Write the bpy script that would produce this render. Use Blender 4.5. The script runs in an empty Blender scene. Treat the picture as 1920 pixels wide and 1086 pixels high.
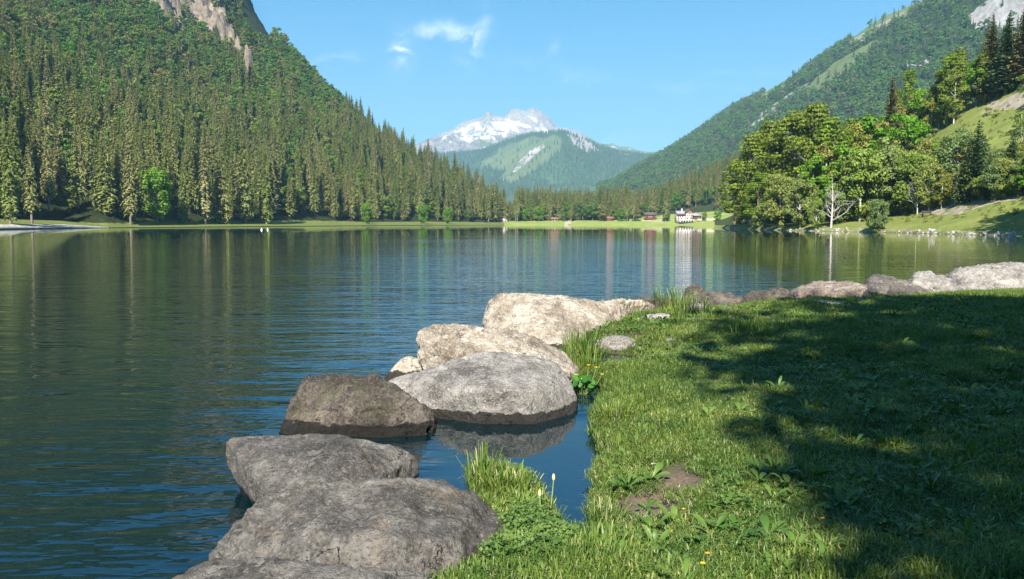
import bpy, bmesh, math, random
import numpy as np
from mathutils import Vector, Matrix
from mathutils.bvhtree import BVHTree
R = math.radians
rnd = random.Random(7)
rng = np.random.default_rng(7)
sc = bpy.context.scene

# ------------------------------------------------------------------ camera
CAM_Z, FPX, PITCH = 1.6, 1493.0, math.atan((543 - 418) / 1493.0)
cam_d = bpy.data.cameras.new('camera'); cam = bpy.data.objects.new('camera', cam_d)
sc.collection.objects.link(cam); sc.camera = cam
cam_d.sensor_width = 36; cam_d.lens = 36 * FPX / 1920; cam_d.clip_start = 0.05; cam_d.clip_end = 60000
cam.location = (0, 0, CAM_Z); cam.rotation_euler = (R(90) - PITCH, 0, 0)
sc.render.resolution_x = 1024; sc.render.resolution_y = 579

# ------------------------------------------------------------------ light
SUN_AZ, SUN_EL = R(10), R(42)          # azimuth: degrees left of straight behind the camera
to_sun = Vector((-math.sin(SUN_AZ) * math.cos(SUN_EL), -math.cos(SUN_AZ) * math.cos(SUN_EL), math.sin(SUN_EL)))
sd = bpy.data.lights.new('sun', 'SUN'); sd.energy = 5.0; sd.angle = R(0.5); sd.color = (1, .955, .86)
so = bpy.data.objects.new('sun', sd); sc.collection.objects.link(so)
so.rotation_euler = to_sun.to_track_quat('Z', 'Y').to_euler()
sc.view_settings.view_transform = 'Standard'; sc.view_settings.look = 'None'
sc.view_settings.exposure = 1.28; sc.view_settings.gamma = 1
sc.cycles.use_denoising = True; sc.cycles.denoising_prefilter = 'NONE'
sc.cycles.max_bounces = 6; sc.cycles.diffuse_bounces = 2; sc.cycles.glossy_bounces = 3
sc.cycles.transparent_max_bounces = 6; sc.cycles.transmission_bounces = 2; sc.cycles.volume_bounces = 0
sc.cycles.caustics_reflective = False; sc.cycles.caustics_refractive = False


# ------------------------------------------------------------------ node helper
class NT:
    def __init__(s, tree):
        s.t = tree; s.n = tree.nodes; s.l = tree.links
    def node(s, typ, props=None, **ins):
        n = s.n.new(typ)
        for k, v in (props or {}).items(): setattr(n, k, v)
        for k, v in ins.items():
            key = int(k[1:]) if k[0] == 'i' and k[1:].isdigit() else k.replace('_', ' ')
            s.set(n.inputs[key], v)
        return n
    def set(s, sock, v):
        if isinstance(v, bpy.types.NodeSocket): s.l.new(v, sock)
        elif isinstance(v, bpy.types.Node): s.l.new(v.outputs[0], sock)
        else:
            if isinstance(v, (tuple, list)) and len(v) == 3 and sock.type == 'RGBA': v = (*v, 1)
            sock.default_value = v
    def math(s, op, a, b=0.0, c=None, clamp=False):
        n = s.n.new('ShaderNodeMath'); n.operation = op; n.use_clamp = clamp
        s.set(n.inputs[0], a); s.set(n.inputs[1], b)
        if c is not None: s.set(n.inputs[2], c)
        return n.outputs[0]
    def mix(s, f, a, b, mode='MIX'):
        n = s.n.new('ShaderNodeMix'); n.data_type = 'RGBA'; n.blend_type = mode
        s.set(n.inputs[0], f); s.set(n.inputs[6], a); s.set(n.inputs[7], b)
        return n.outputs[2]
    def noise(s, vec=None, scale=5, detail=4, rough=.5, dist=0, out=0):
        n = s.n.new('ShaderNodeTexNoise')
        if vec is not None: s.l.new(vec, n.inputs['Vector'])
        n.inputs['Scale'].default_value = scale; n.inputs['Detail'].default_value = detail
        n.inputs['Roughness'].default_value = rough; n.inputs['Distortion'].default_value = dist
        return n.outputs[out]
    def step(s, v, lo, hi, a=0.0, b=1.0):
        n = s.n.new('ShaderNodeMapRange'); n.interpolation_type = 'SMOOTHSTEP'
        s.set(n.inputs[0], v); s.set(n.inputs[1], lo); s.set(n.inputs[2], hi); s.set(n.inputs[3], a); s.set(n.inputs[4], b)
        return n.outputs[0]
    def ramp(s, v, stops, interp='LINEAR'):
        n = s.n.new('ShaderNodeValToRGB'); s.set(n.inputs[0], v); e = n.color_ramp.elements
        n.color_ramp.interpolation = interp
        while len(e) < len(stops): e.new(0.5)
        for el, (p, c) in zip(e, stops): el.position = p; el.color = (*c, 1)
        return n.outputs[0]
    def scale(s, vec, v):
        n = s.n.new('ShaderNodeVectorMath'); n.operation = 'MULTIPLY'
        s.set(n.inputs[0], vec); s.set(n.inputs[1], v); return n.outputs[0]
    def attr(s, name, out=2):
        n = s.n.new('ShaderNodeAttribute'); n.attribute_name = name; return n.outputs[out]


def material(name):
    m = bpy.data.materials.new(name); m.use_nodes = True
    nt = NT(m.node_tree); nt.n.clear(); out = nt.n.new('ShaderNodeOutputMaterial')
    return m, nt, out


# ------------------------------------------------------------------ world (sky with thin wisps of cloud, by direction)
w = bpy.data.worlds.new('World'); sc.world = w; w.use_nodes = True
nt = NT(w.node_tree); nt.n.clear()
sky = nt.node('ShaderNodeTexSky', dict(sky_type='NISHITA', sun_disc=False, sun_elevation=SUN_EL,
                                       sun_rotation=R(180) + SUN_AZ, air_density=1.0, dust_density=0.25, ozone_density=2.2, altitude=1000))
tc = nt.node('ShaderNodeTexCoord'); d = tc.outputs['Generated']
sep = nt.node('ShaderNodeSeparateXYZ', i0=d)
U = nt.math('DIVIDE', sep.outputs[0], nt.math('MAXIMUM', sep.outputs[1], .05))
V = nt.math('DIVIDE', sep.outputs[2], nt.math('MAXIMUM', sep.outputs[1], .05))
cuv = nt.node('ShaderNodeCombineXYZ', i0=U, i1=V)
warp = nt.noise(cuv.outputs[0], 9, 4, .6, 0, 1)
wv = nt.node('ShaderNodeVectorMath', dict(operation='MULTIPLY_ADD')); nt.set(wv.inputs[0], warp); wv.inputs[1].default_value = (.07, .07, 0)
nt.set(wv.inputs[2], cuv.outputs[0]); ws = nt.node('ShaderNodeSeparateXYZ', i0=wv)
fine = nt.noise(nt.scale(wv.outputs[0], (1, 1.6, 1)), 22, 7, .68, .6)
mask = None
# px, py, half length, half width, angle, strength
for (px, py, a, b, ang, st) in [(757, 82, 34, 15, 75, .95), (835, 52, 50, 11, -18, .7), (885, 78, 34, 16, 62, .8), (650, 98, 38, 8, 12, .25),
                                (1050, 122, 60, 10, -12, .25), (1025, 82, 22, 7, 50, .22), (1340, 135, 130, 4, 5, .16), (1330, 152, 80, 6, -2, .16), (1190, 248, 60, 7, 10, .2),
                                (760, 300, 120, 6, 5, .06)]:
    cu, cv = (px - 960) / FPX + .035, (418 - py) / FPX + .023
    ca, sa = math.cos(R(ang)), math.sin(R(ang))
    du = nt.math('SUBTRACT', ws.outputs[0], cu); dv = nt.math('SUBTRACT', ws.outputs[1], cv)
    l = nt.math('MULTIPLY', nt.math('ADD', nt.math('MULTIPLY', du, ca), nt.math('MULTIPLY', dv, sa)), FPX / a)
    m_ = nt.math('MULTIPLY', nt.math('SUBTRACT', nt.math('MULTIPLY', dv, ca), nt.math('MULTIPLY', du, sa)), FPX / b)
    r2 = nt.math('ADD', nt.math('MULTIPLY', l, l), nt.math('MULTIPLY', m_, m_))
    g = nt.math('MULTIPLY', nt.math('EXPONENT', nt.math('MULTIPLY', r2, -.8)), st)
    mask = g if mask is None else nt.math('ADD', mask, g)
cl = nt.math('MULTIPLY', mask, nt.step(fine, .36, .70, .02, 1.05), clamp=True)
front = nt.step(sep.outputs[1], .05, .2)
cl = nt.math('MULTIPLY', cl, front)
tint = nt.ramp(nt.math('MAXIMUM', sep.outputs[2], 0.0), [(.0, (.74, .93, .93)), (.12, (.50, .86, .91)), (.27, (.24, .83, .95)), (.33, (.27, 1.10, 1.50)), (.6, (.26, .85, 1.15)), (1.0, (.26, .75, 1.0))])
skyc = nt.mix(1.0, sky.outputs[0], tint, 'MULTIPLY')
skyc = nt.mix(cl, skyc, (9.5, 10.0, 10.6))
bg = nt.node('ShaderNodeBackground', Color=skyc, Strength=.0655)
nt.node('ShaderNodeOutputWorld', Surface=bg)


# ------------------------------------------------------------------ maths helpers
def ray(px, py):
    x = (np.asarray(px, float) - 960) / FPX; y = (543 - np.asarray(py, float)) / FPX
    c, s = math.cos(PITCH), math.sin(PITCH)
    return x, c + y * s, y * c - s            # world direction (unnormalised)
def on_z(px, py, z=0.0):
    x, y, zz = ray(px, py); t = (z - CAM_Z) / zz
    return np.array([x * t, y * t, np.zeros_like(x) + z]).T
def at_dist(px, py, dist):
    x, y, z = ray(px, py); t = dist / y
    return np.array([x * t, y * t, CAM_Z + z * t]).T
def project(P):
    P = np.asarray(P, float); c, s = math.cos(PITCH), math.sin(PITCH)
    x = P[..., 0]; y = P[..., 1]; z = P[..., 2] - CAM_Z
    f = y * c - z * s; u = y * s + z * c
    f = np.where(f > .01, f, .01)
    return 960 + FPX * x / f, 543 - FPX * u / f
def vnoise(P, seed=0):
    P = np.asarray(P, float); i = np.floor(P).astype(np.int64); f = P - i; f = f * f * f * (f * (f * 6 - 15) + 10)
    def h(ix, iy, iz):
        n = (ix * 374761393 + iy * 668265263 + iz * 2147483647 + seed * 974711) & 0xffffffff
        n = ((n ^ (n >> 13)) * 1274126177) & 0xffffffff; n = ((n ^ (n >> 15)) * 2246822519) & 0xffffffff
        return ((n ^ (n >> 16)) & 0xffffff) / float(0xffffff)
    r = 0
    for dx in (0, 1):
        for dy in (0, 1):
            for dz in (0, 1):
                wgt = (f[..., 0] if dx else 1 - f[..., 0]) * (f[..., 1] if dy else 1 - f[..., 1]) * (f[..., 2] if dz else 1 - f[..., 2])
                r = r + wgt * h(i[..., 0] + dx, i[..., 1] + dy, i[..., 2] + dz)
    return r * 2 - 1
def fbm(P, oct=5, seed=0, gain=.5, ridged=False):
    P = np.asarray(P, float); a, s, r = 1.0, 0.0, 0
    for k in range(oct):
        n = vnoise(P * (2.03 ** k) + 17.3 * k, seed + k)
        if ridged: n = 1 - 2 * np.abs(n)
        r = r + a * n; s += a; a *= gain
    return r / s
def inpoly(px, py, poly):
    px = np.asarray(px, float); py = np.asarray(py, float); r = np.zeros(px.shape, bool); n = len(poly)
    for i in range(n):
        x1, y1 = poly[i]; x2, y2 = poly[(i + 1) % n]
        if y1 == y2: continue
        c = ((y1 > py) != (y2 > py)) & (px < (x2 - x1) * (py - y1) / (y2 - y1) + x1)
        r ^= c
    return r
def polydist(X, Y, poly, closed=True):
    d = np.full(X.shape, 1e9); n = len(poly)
    for i in range(n if closed else n - 1):
        ax, ay = poly[i]; bx, by = poly[(i + 1) % n]
        vx, vy = bx - ax, by - ay; L = vx * vx + vy * vy + 1e-12
        t = np.clip(((X - ax) * vx + (Y - ay) * vy) / L, 0, 1)
        d = np.minimum(d, np.hypot(X - ax - t * vx, Y - ay - t * vy))
    return d
def smooth(x, a, b):
    t = np.clip((x - a) / (b - a), 0, 1); return t * t * (3 - 2 * t)


# ------------------------------------------------------------------ object helpers
COL = sc.collection
def mesh(name, V, quads=None, tris=None, mats=(), qm=None, tm=None, shade=False, attrs=None):
    me = bpy.data.meshes.new(name); V = np.asarray(V, np.float32).reshape(-1, 3)
    Q = np.zeros((0, 4), np.int32) if quads is None else np.asarray(quads, np.int32).reshape(-1, 4)
    T = np.zeros((0, 3), np.int32) if tris is None else np.asarray(tris, np.int32).reshape(-1, 3)
    me.vertices.add(len(V)); me.vertices.foreach_set('co', V.ravel())
    me.loops.add(Q.size + T.size); me.loops.foreach_set('vertex_index', np.concatenate([Q.ravel(), T.ravel()]))
    me.polygons.add(len(Q) + len(T))
    st = np.concatenate([np.arange(len(Q)) * 4, Q.size + np.arange(len(T)) * 3]).astype(np.int32)
    me.polygons.foreach_set('loop_start', st)
    if qm is not None or tm is not None:
        mi = np.concatenate([np.zeros(len(Q)) + (qm if qm is not None else 0), np.zeros(len(T)) + (tm if tm is not None else 0)]).astype(np.int32)
        me.polygons.foreach_set('material_index', mi)
    me.update(calc_edges=True); me.validate()
    if shade: me.polygons.foreach_set('use_smooth', np.ones(len(me.polygons), bool))
    for m in mats: me.materials.append(m)
    for k, v in (attrs or {}).items():
        a = me.attributes.new(k, 'FLOAT', 'POINT'); a.data.foreach_set('value', np.asarray(v, np.float32).ravel())
    return me
def link(name, data, parent=None, loc=None, label=None, cat=None, group=None, kind=None):
    o = bpy.data.objects.new(name, data); COL.objects.link(o)
    if parent is not None: o.parent = parent
    if loc is not None: o.location = loc
    return tag(o, label, cat, group, kind)
def tag(o, label=None, cat=None, group=None, kind=None):
    for k, v in (('label', label), ('category', cat), ('group', group), ('kind', kind)):
        if v: o[k] = v
    return o
class MB:
    """collects verts/quads/tris of one mesh"""
    def __init__(s): s.V = []; s.Q = []; s.T = []; s.n = 0
    def add(s, V, Q=None, T=None):
        V = np.asarray(V, float).reshape(-1, 3); s.V.append(V)
        if Q is not None and len(Q): s.Q.append(np.asarray(Q).reshape(-1, 4) + s.n)
        if T is not None and len(T): s.T.append(np.asarray(T).reshape(-1, 3) + s.n)
        s.n += len(V); return s
    def tube(s, pts, rad, k=6):
        pts = np.asarray(pts, float); n = len(pts); ang = np.arange(k) * 2 * math.pi / k; V = []
        for i in range(n):
            t = pts[min(i + 1, n - 1)] - pts[max(i - 1, 0)]; t = t / (np.linalg.norm(t) + 1e-9)
            a = np.array([1, 0, 0]) if abs(t[0]) < .8 else np.array([0, 1, 0])
            u = np.cross(t, a); u /= np.linalg.norm(u); v = np.cross(t, u)
            V.append(pts[i] + rad[i] * (np.cos(ang)[:, None] * u + np.sin(ang)[:, None] * v))
        Q = [[i * k + j, i * k + (j + 1) % k, (i + 1) * k + (j + 1) % k, (i + 1) * k + j] for i in range(n - 1) for j in range(k)]
        return s.add(np.concatenate(V), Q)
    def box(s, x0, x1, y0, y1, z0, z1):
        V = [(x, y, z) for z in (z0, z1) for y in (y0, y1) for x in (x0, x1)]
        return s.add(V, [[0, 2, 3, 1], [4, 5, 7, 6], [0, 1, 5, 4], [2, 6, 7, 3], [0, 4, 6, 2], [1, 3, 7, 5]])
    def mesh(s, name, mats=(), **k):
        return mesh(name, np.concatenate(s.V), np.concatenate(s.Q) if s.Q else None, np.concatenate(s.T) if s.T else None, mats, **k)
def merge(name, parts, mats):
    V, Q, T, qm, tm, n = [], [], [], [], [], 0
    for mi, b in enumerate(parts):
        v = np.concatenate(b.V); V.append(v)
        for q in b.Q: Q.append(q + n); qm.append(np.full(len(q), mi))
        for t in b.T: T.append(t + n); tm.append(np.full(len(t), mi))
        n += len(v)
    return mesh(name, np.concatenate(V), np.concatenate(Q) if Q else None, np.concatenate(T) if T else None, mats,
                qm=np.concatenate(qm) if qm else None, tm=np.concatenate(tm) if tm else None)


# ------------------------------------------------------------------ materials
def leaf_mat(name, cols, trans=.25, scale=.6, var=.45, rough=.6):
    m, nt, out = material(name)
    oi = nt.node('ShaderNodeObjectInfo'); n = len(cols)
    c = nt.ramp(oi.outputs['Random'], [((i + .5) / n, c) for i, c in enumerate(cols)])
    co = nt.node('ShaderNodeTexCoord').outputs['Object']
    nz = nt.noise(co, scale, 3, .6)
    c = nt.mix(1.0, c, nt.ramp(nz, [(.3, (1 - var,) * 3), (.7, (1 + var, 1 + var * .9, 1 + var * .4))]), 'MULTIPLY')
    b = nt.node('ShaderNodeBsdfPrincipled', Base_Color=c, Roughness=rough)
    b.inputs['Specular IOR Level'].default_value = .25
    t = nt.node('ShaderNodeBsdfTranslucent', Color=nt.mix(1.0, c, (1.1, 1.25, .5), 'MULTIPLY'))
    mx = nt.node('ShaderNodeMixShader', i0=trans, i1=b, i2=t)
    nt.set(out.inputs[0], mx); return m
M_needle = leaf_mat('spruce_needles', [(.135, .170, .040), (.205, .210, .075), (.170, .195, .058), (.240, .225, .105), (.115, .170, .036), (.200, .215, .075)], .15, .5, .5)
M_needle_dark = leaf_mat('dark_needles', [(.065, .110, .038), (.090, .125, .042), (.070, .100, .038)], .12, .5, .35)
M_needle_brown = leaf_mat('brown_needles', [(.155, .135, .050), (.120, .125, .045)], .12, .5, .3)
M_beech = leaf_mat('beech_leaves', [(.125, .195, .016), (.175, .230, .022), (.145, .190, .022)], .3, .5, .45)
M_bright = leaf_mat('bright_leaves', [(.110, .245, .014), (.135, .260, .018)], .35, .6, .3)
M_olive = leaf_mat('olive_leaves', [(.210, .225, .040), (.245, .225, .060), (.175, .225, .038)], .3, .8, .35)
M_willow = leaf_mat('willow_leaves', [(.175, .230, .050), (.160, .235, .035), (.205, .235, .055), (.135, .195, .065)], .25, .8, .3)
M_mixed = leaf_mat('mixed_leaves', [(.075, .165, .024), (.145, .200, .030), (.100, .195, .026), (.060, .125, .022), (.170, .190, .040), (.085, .220, .022), (.190, .175, .055)], .3, .5, .4)
M_farleaf = leaf_mat('distant_leaves', [(.100, .235, .050), (.135, .265, .055), (.075, .180, .060), (.160, .250, .065), (.110, .250, .045), (.185, .195, .115)], .25, .3, .35)

def bark_mat(name, c1, c2):
    m, nt, out = material(name)
    co = nt.node('ShaderNodeTexCoord').outputs['Object']
    c = nt.ramp(nt.noise(nt.scale(co, (6, 6, 1.2)), 2.5, 5, .6), [(.35, c1), (.65, c2)])
    nt.set(out.inputs[0], nt.node('ShaderNodeBsdfPrincipled', Base_Color=c, Roughness=.85)); return m
M_bark = bark_mat('spruce_bark', (.11, .085, .065), (.24, .20, .16))
M_bark_pale = bark_mat('pale_bark', (.34, .31, .26), (.62, .58, .50))

def rock_mat(name, dark, mid, light, ochre=.2, wet=True, scale=1.0, moss=0.0, ss=(1, 1, 1)):
    m, nt, out = material(name)
    ge = nt.node('ShaderNodeNewGeometry'); P = ge.outputs['Position']; Ps = nt.scale(P, tuple(scale * k for k in ss))
    n1 = nt.noise(Ps, 2.2, 8, .62, .3); n2 = nt.noise(Ps, 11, 8, .7, .4); n3 = nt.noise(Ps, 60, 5, .7); n4 = nt.noise(Ps, 4.5, 6, .65, 1.2)
    c = nt.ramp(nt.math('ADD', nt.math('MULTIPLY', n1, .55), nt.math('MULTIPLY', n2, .45)), [(.39, dark), (.5, mid), (.62, light)])
    c = nt.mix(nt.math('MULTIPLY', nt.step(n4, .56, .7), ochre), c, (.33, .23, .12))
    c = nt.mix(nt.math('MULTIPLY', nt.step(n3, .54, .64), .75), c, light)
    c = nt.mix(nt.math('MULTIPLY', nt.step(n3, .46, .37), .7), c, tuple(k * .6 for k in dark))
    n5 = nt.noise(Ps, 1.4, 6, .7, 1.5)
    c = nt.mix(nt.math('MULTIPLY', nt.step(n5, .52, .62), .55), c, nt.mix(1.0, c, (.45, .43, .42), 'MULTIPLY'))
    c = nt.mix(nt.math('MULTIPLY', nt.step(nt.noise(Ps, 7, 6, .7, .8), .60, .64), .6), c, light)
    vo = nt.node('ShaderNodeTexVoronoi', dict(feature='DISTANCE_TO_EDGE'), Scale=1.7 * scale)
    wv = nt.node('ShaderNodeVectorMath', dict(operation='MULTIPLY_ADD')); nt.set(wv.inputs[0], nt.noise(Ps, 3, 5, .6, 0, 1)); wv.inputs[1].default_value = (.6, .6, .6); nt.set(wv.inputs[2], Ps)
    nt.set(vo.inputs['Vector'], wv)
    crack = nt.math('MULTIPLY', nt.step(vo.outputs[0], .009, .001), nt.step(n1, .52, .60))
    c = nt.mix(nt.math('MULTIPLY', crack, .75), c, (.03, .025, .02))
    if moss:
        c = nt.mix(nt.math('MULTIPLY', nt.step(nt.noise(Ps, 5, 4, .6), .5, .62), moss), c, (.09, .10, .035))
    rough = .85; 
    if wet:
        z = nt.node('ShaderNodeSeparateXYZ', i0=P).outputs[2]
        lim = nt.math('ADD', nt.math('MULTIPLY', n2, .07), nt.math('MULTIPLY', n4, .11))
        wm = nt.step(nt.math('SUBTRACT', z, lim), .002, -.008)
        c = nt.mix(nt.math('MULTIPLY', wm, .93), c, (.012, .010, .007))
        rough = nt.math('SUBTRACT', .85, nt.math('MULTIPLY', wm, .5))
    b = nt.node('ShaderNodeBsdfPrincipled', Base_Color=c, Roughness=rough)
    b.inputs['Specular IOR Level'].default_value = .35
    h = nt.math('ADD', nt.math('MULTIPLY', n2, 1.0), nt.math('ADD', nt.math('MULTIPLY', n3, .35), nt.math('MULTIPLY', nt.noise(Ps, 170, 3, .6), .12)))
    h = nt.math('SUBTRACT', h, nt.math('MULTIPLY', crack, .8))
    bp = nt.node('ShaderNodeBump', Strength=.9, Distance=.06 / scale, Height=h); nt.set(b.inputs['Normal'], bp)
    nt.set(out.inputs[0], b); return m
M_rock_grey = rock_mat('grey_limestone', (.045, .040, .035), (.112, .100, .088), (.26, .235, .205), .25)
M_rock_brown = rock_mat('brown_limestone', (.022, .018, .015), (.070, .056, .046), (.19, .16, .13), .45, moss=.25)
M_rock_pale = rock_mat('pale_limestone', (.15, .115, .08), (.36, .30, .235), (.58, .52, .43), .45)
M_rock_light = rock_mat('light_grey_limestone', (.10, .088, .078), (.27, .245, .22), (.45, .415, .375), .2)
M_rock_warm = rock_mat('warm_stone', (.07, .052, .040), (.20, .155, .125), (.38, .32, .27), .35, ss=(1, 1, 1))


def terrain_mat(name, scale, forest=(.028, .038, .014), grass=((.10, .135, .030), (.17, .185, .055)), rock=((.16, .14, .12), (.46, .42, .37)), sand=(.55, .50, .42), bump=1.0):
    """cover attributes: grass, rock, sand, snow on a forest-floor base"""
    m, nt, out = material(name)
    P = nt.node('ShaderNodeNewGeometry').outputs['Position']
    n1 = nt.noise(P, scale, 6, .6); n2 = nt.noise(P, scale * 6, 6, .65); n3 = nt.noise(nt.scale(P, (1, 1, .35)), scale * 2.2, 8, .7, .5)
    c = nt.ramp(n2, [(.35, tuple(k * .7 for k in forest)), (.65, tuple(k * 1.5 for k in forest))])
    g = nt.ramp(nt.math('ADD', nt.math('MULTIPLY', n1, .5), nt.math('MULTIPLY', n2, .5)), [(.36, grass[0]), (.62, grass[1])])
    def edge(a): return nt.step(nt.math('ADD', nt.attr(a), nt.math('MULTIPLY', nt.math('SUBTRACT', n3, .5), .9)), .42, .58)
    c = nt.mix(edge('grass'), c, g)
    rk = nt.ramp(nt.math('ADD', nt.math('MULTIPLY', n3, .6), nt.math('MULTIPLY', n2, .4)), [(.36, rock[0]), (.5, tuple((a + b) / 2 for a, b in zip(*rock))), (.66, rock[1])])
    c = nt.mix(edge('rock'), c, rk)
    c = nt.mix(edge('sand'), c, nt.ramp(n2, [(.3, tuple(k * .6 for k in sand)), (.7, sand)]))
    sn = nt.step(nt.math('ADD', nt.attr('snow'), nt.math('MULTIPLY', nt.math('SUBTRACT', n3, .5), 2.2)), .52, .60)
    c = nt.mix(sn, c, (.72, .73, .76))
    b = nt.node('ShaderNodeBsdfPrincipled', Base_Color=c, Roughness=.9); b.inputs['Specular IOR Level'].default_value = .1
    bp = nt.node('ShaderNodeBump', Strength=.8, Distance=bump / scale * .12, Height=nt.math('ADD', n3, nt.math('MULTIPLY', n2, .5))); nt.set(b.inputs['Normal'], bp)
    nt.set(out.inputs[0], b); return m

# ------------------------------------------------------------------ tree prototypes
def spruce_parts(seed, H=26.0, Rb=3.1, z0=2.0, dens=1.0, gap=.5, droop=.55, power=.75):
    r = np.random.default_rng(seed); tk = MB(); cr = MB()
    lean = r.normal(0, .006, 2)
    P = lambda z: np.array([lean[0] * z * z / H, lean[1] * z * z / H, z])
    zs = np.linspace(0, H, 8)
    tk.tube([P(z) - (np.array([0, 0, .8]) if z == 0 else 0) for z in zs], [.42 * (1 - z / H) ** .8 * H / 26 + .03 for z in zs], 6)
    V, T = [], []; nv = 0
    z = z0
    irr = r.uniform(.75, 1.15, 7)
    while z < H - .25:
        t = (z - z0) / (H - z0)
        L0 = Rb * (1 - t) ** power * (.55 + .45 * min(1, (t + .04) / .18)) + .12
        nb = max(3, int(round((3.2 + 4.2 * (1 - t)) * dens)))
        a0 = r.uniform(0, 6.28)
        for b in range(nb):
            a = a0 + b * 6.283 / nb + r.normal(0, .25)
            L = L0 * r.uniform(.62, 1.18) * irr[int(a % 6.283 / 6.284 * 7)]
            if r.random() < .06: continue
            dirh = np.array([math.cos(a), math.sin(a), 0]); side = np.array([-math.sin(a), math.cos(a), 0])
            up = r.uniform(.05, .25); ns = 4 if L > 1.2 else 2
            c0 = P(z + r.uniform(-.2, .2))
            sp = []
            for k in range(ns + 1):
                s = k / ns
                sp.append(c0 + dirh * L * s + np.array([0, 0, L * (up * s - droop * s * s * (1 - t * .6) + .12 * max(0, s - .75))]))
            for k in range(ns):
                p, q = sp[k], sp[k + 1]; mid = (p + q) / 2
                wd = (.50 * L * (1 - .55 * (k + .5) / ns) * .55 + .18)
                for sg in (-1, 1):
                    tip = mid + side * sg * wd * r.uniform(.75, 1.25) + dirh * L * r.uniform(.02, .22) + np.array([0, 0, -wd * r.uniform(.25, .95)])
                    V += [p, q, tip]; T.append((nv, nv + 1, nv + 2)); nv += 3
                if L > 1.0:      # hanging spray
                    tip = mid + np.array([0, 0, -r.uniform(.4, .95) * (.5 + .25 * L)]) + dirh * r.uniform(-.1, .3) + side * r.normal(0, .12)
                    w_ = side * r.uniform(.14, .3)
                    V += [p - w_ * .6, q + w_ * .6, tip]; T.append((nv, nv + 1, nv + 2)); nv += 3
            tip = sp[-1] + dirh * .3 * min(1, L) + np.array([0, 0, .04]); w_ = side * .14 * min(1, L + .3)
            V += [sp[-1] - w_, sp[-1] + w_, tip]; T.append((nv, nv + 1, nv + 2)); nv += 3
        z += gap * r.uniform(.75, 1.25) * (1 - .35 * t)
    top = P(H); V += [top + (-.12, 0, -.8), top + (.12, 0, -.8), top + (0, 0, .35)]; T.append((nv, nv + 1, nv + 2)); nv += 3
    cr.add(np.array(V), None, T)
    return cr, tk

def leaf_cloud(r, C, N, size, asp=1.5):
    """quads: centres C, outward normals N"""
    n = len(C); rv = r.normal(0, 1, (n, 3)); N = N / (np.linalg.norm(N, axis=1)[:, None] + 1e-9)
    u = np.cross(N, rv); u /= np.linalg.norm(u, axis=1)[:, None] + 1e-9; v = np.cross(N, u)
    s = (size * r.uniform(.6, 1.35, n))[:, None]
    V = np.stack([C - u * s * asp * .5, C - v * s * .5 + u * s * .1, C + u * s * asp * .5, C + v * s * .5 + u * s * .1], 1).reshape(-1, 3)
    Q = np.arange(4 * n).reshape(-1, 4)
    return V, Q

def broad_parts(seed, H=18.0, Rc=5.0, zc0=.22, ncl=34, nleaf=90, leaf=.42, trunk=.28, top=1.0, open_=0.0, flat=.75, layered=0.0):
    r = np.random.default_rng(seed); tk = MB(); cr = MB()
    cz = H * (zc0 + 1) / 2; hz = H * (1 - zc0) / 2
    bend = r.normal(0, .35, 2)
    tp = [np.array([bend[0] * s * s, bend[1] * s * s, -0.8 + s * (H * .86 + .8)]) for s in np.linspace(0, 1, 7)]
    tk.tube(tp, [trunk * (1.15 - s) ** .8 + .03 for s in np.linspace(0, 1, 7)], 6)
    K = []
    while len(K) < ncl:
        d_ = r.normal(0, 1, 3); d_ /= np.linalg.norm(d_); rr = r.uniform(.35, 1) ** .5
        z = d_[2] * rr
        shp = (1 - .35 * max(0, z) ** 1.5 * top) * (1 if z > -.6 else .8)
        K.append((d_[0] * rr * Rc * shp * r.uniform(.8, 1.12), d_[1] * rr * Rc * shp * r.uniform(.8, 1.12), cz + z * hz))
    K = np.array(K); Vs, Ns = [], []
    for c in K:
        rc = Rc * r.uniform(.20, .36); n = int(nleaf * r.uniform(.6, 1.3) * (1 - open_))
        dd = r.normal(0, 1, (n, 3)); dd /= np.linalg.norm(dd, axis=1)[:, None]
        rad = rc * r.uniform(.25, 1.0, n) ** .45
        fl = np.array([1.15, 1.15, flat])
        p = c + dd * rad[:, None] * fl
        if layered: p[:, 2] += np.round(p[:, 2] / layered) * layered * .4 - p[:, 2] * .4
        Vs.append(p); Ns.append(dd * .8 + np.array([0, 0, .45]) + r.normal(0, .45, (n, 3)))
    V, Q = leaf_cloud(r, np.concatenate(Vs), np.concatenate(Ns), leaf); cr.add(V, Q)
    for c in K[::4]:                     # limbs
        zb = max(H * .12, min(c[2] - Rc * .55, H * .7)); s = (zb + .8) / (H * .86 + .8)
        b = np.array([bend[0] * s * s, bend[1] * s * s, zb]); mid = (b + c) / 2 + np.array([0, 0, Rc * .08])
        tk.tube([b, mid, c], [trunk * .38, trunk * .22, .025], 4)
    return cr, tk

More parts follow.
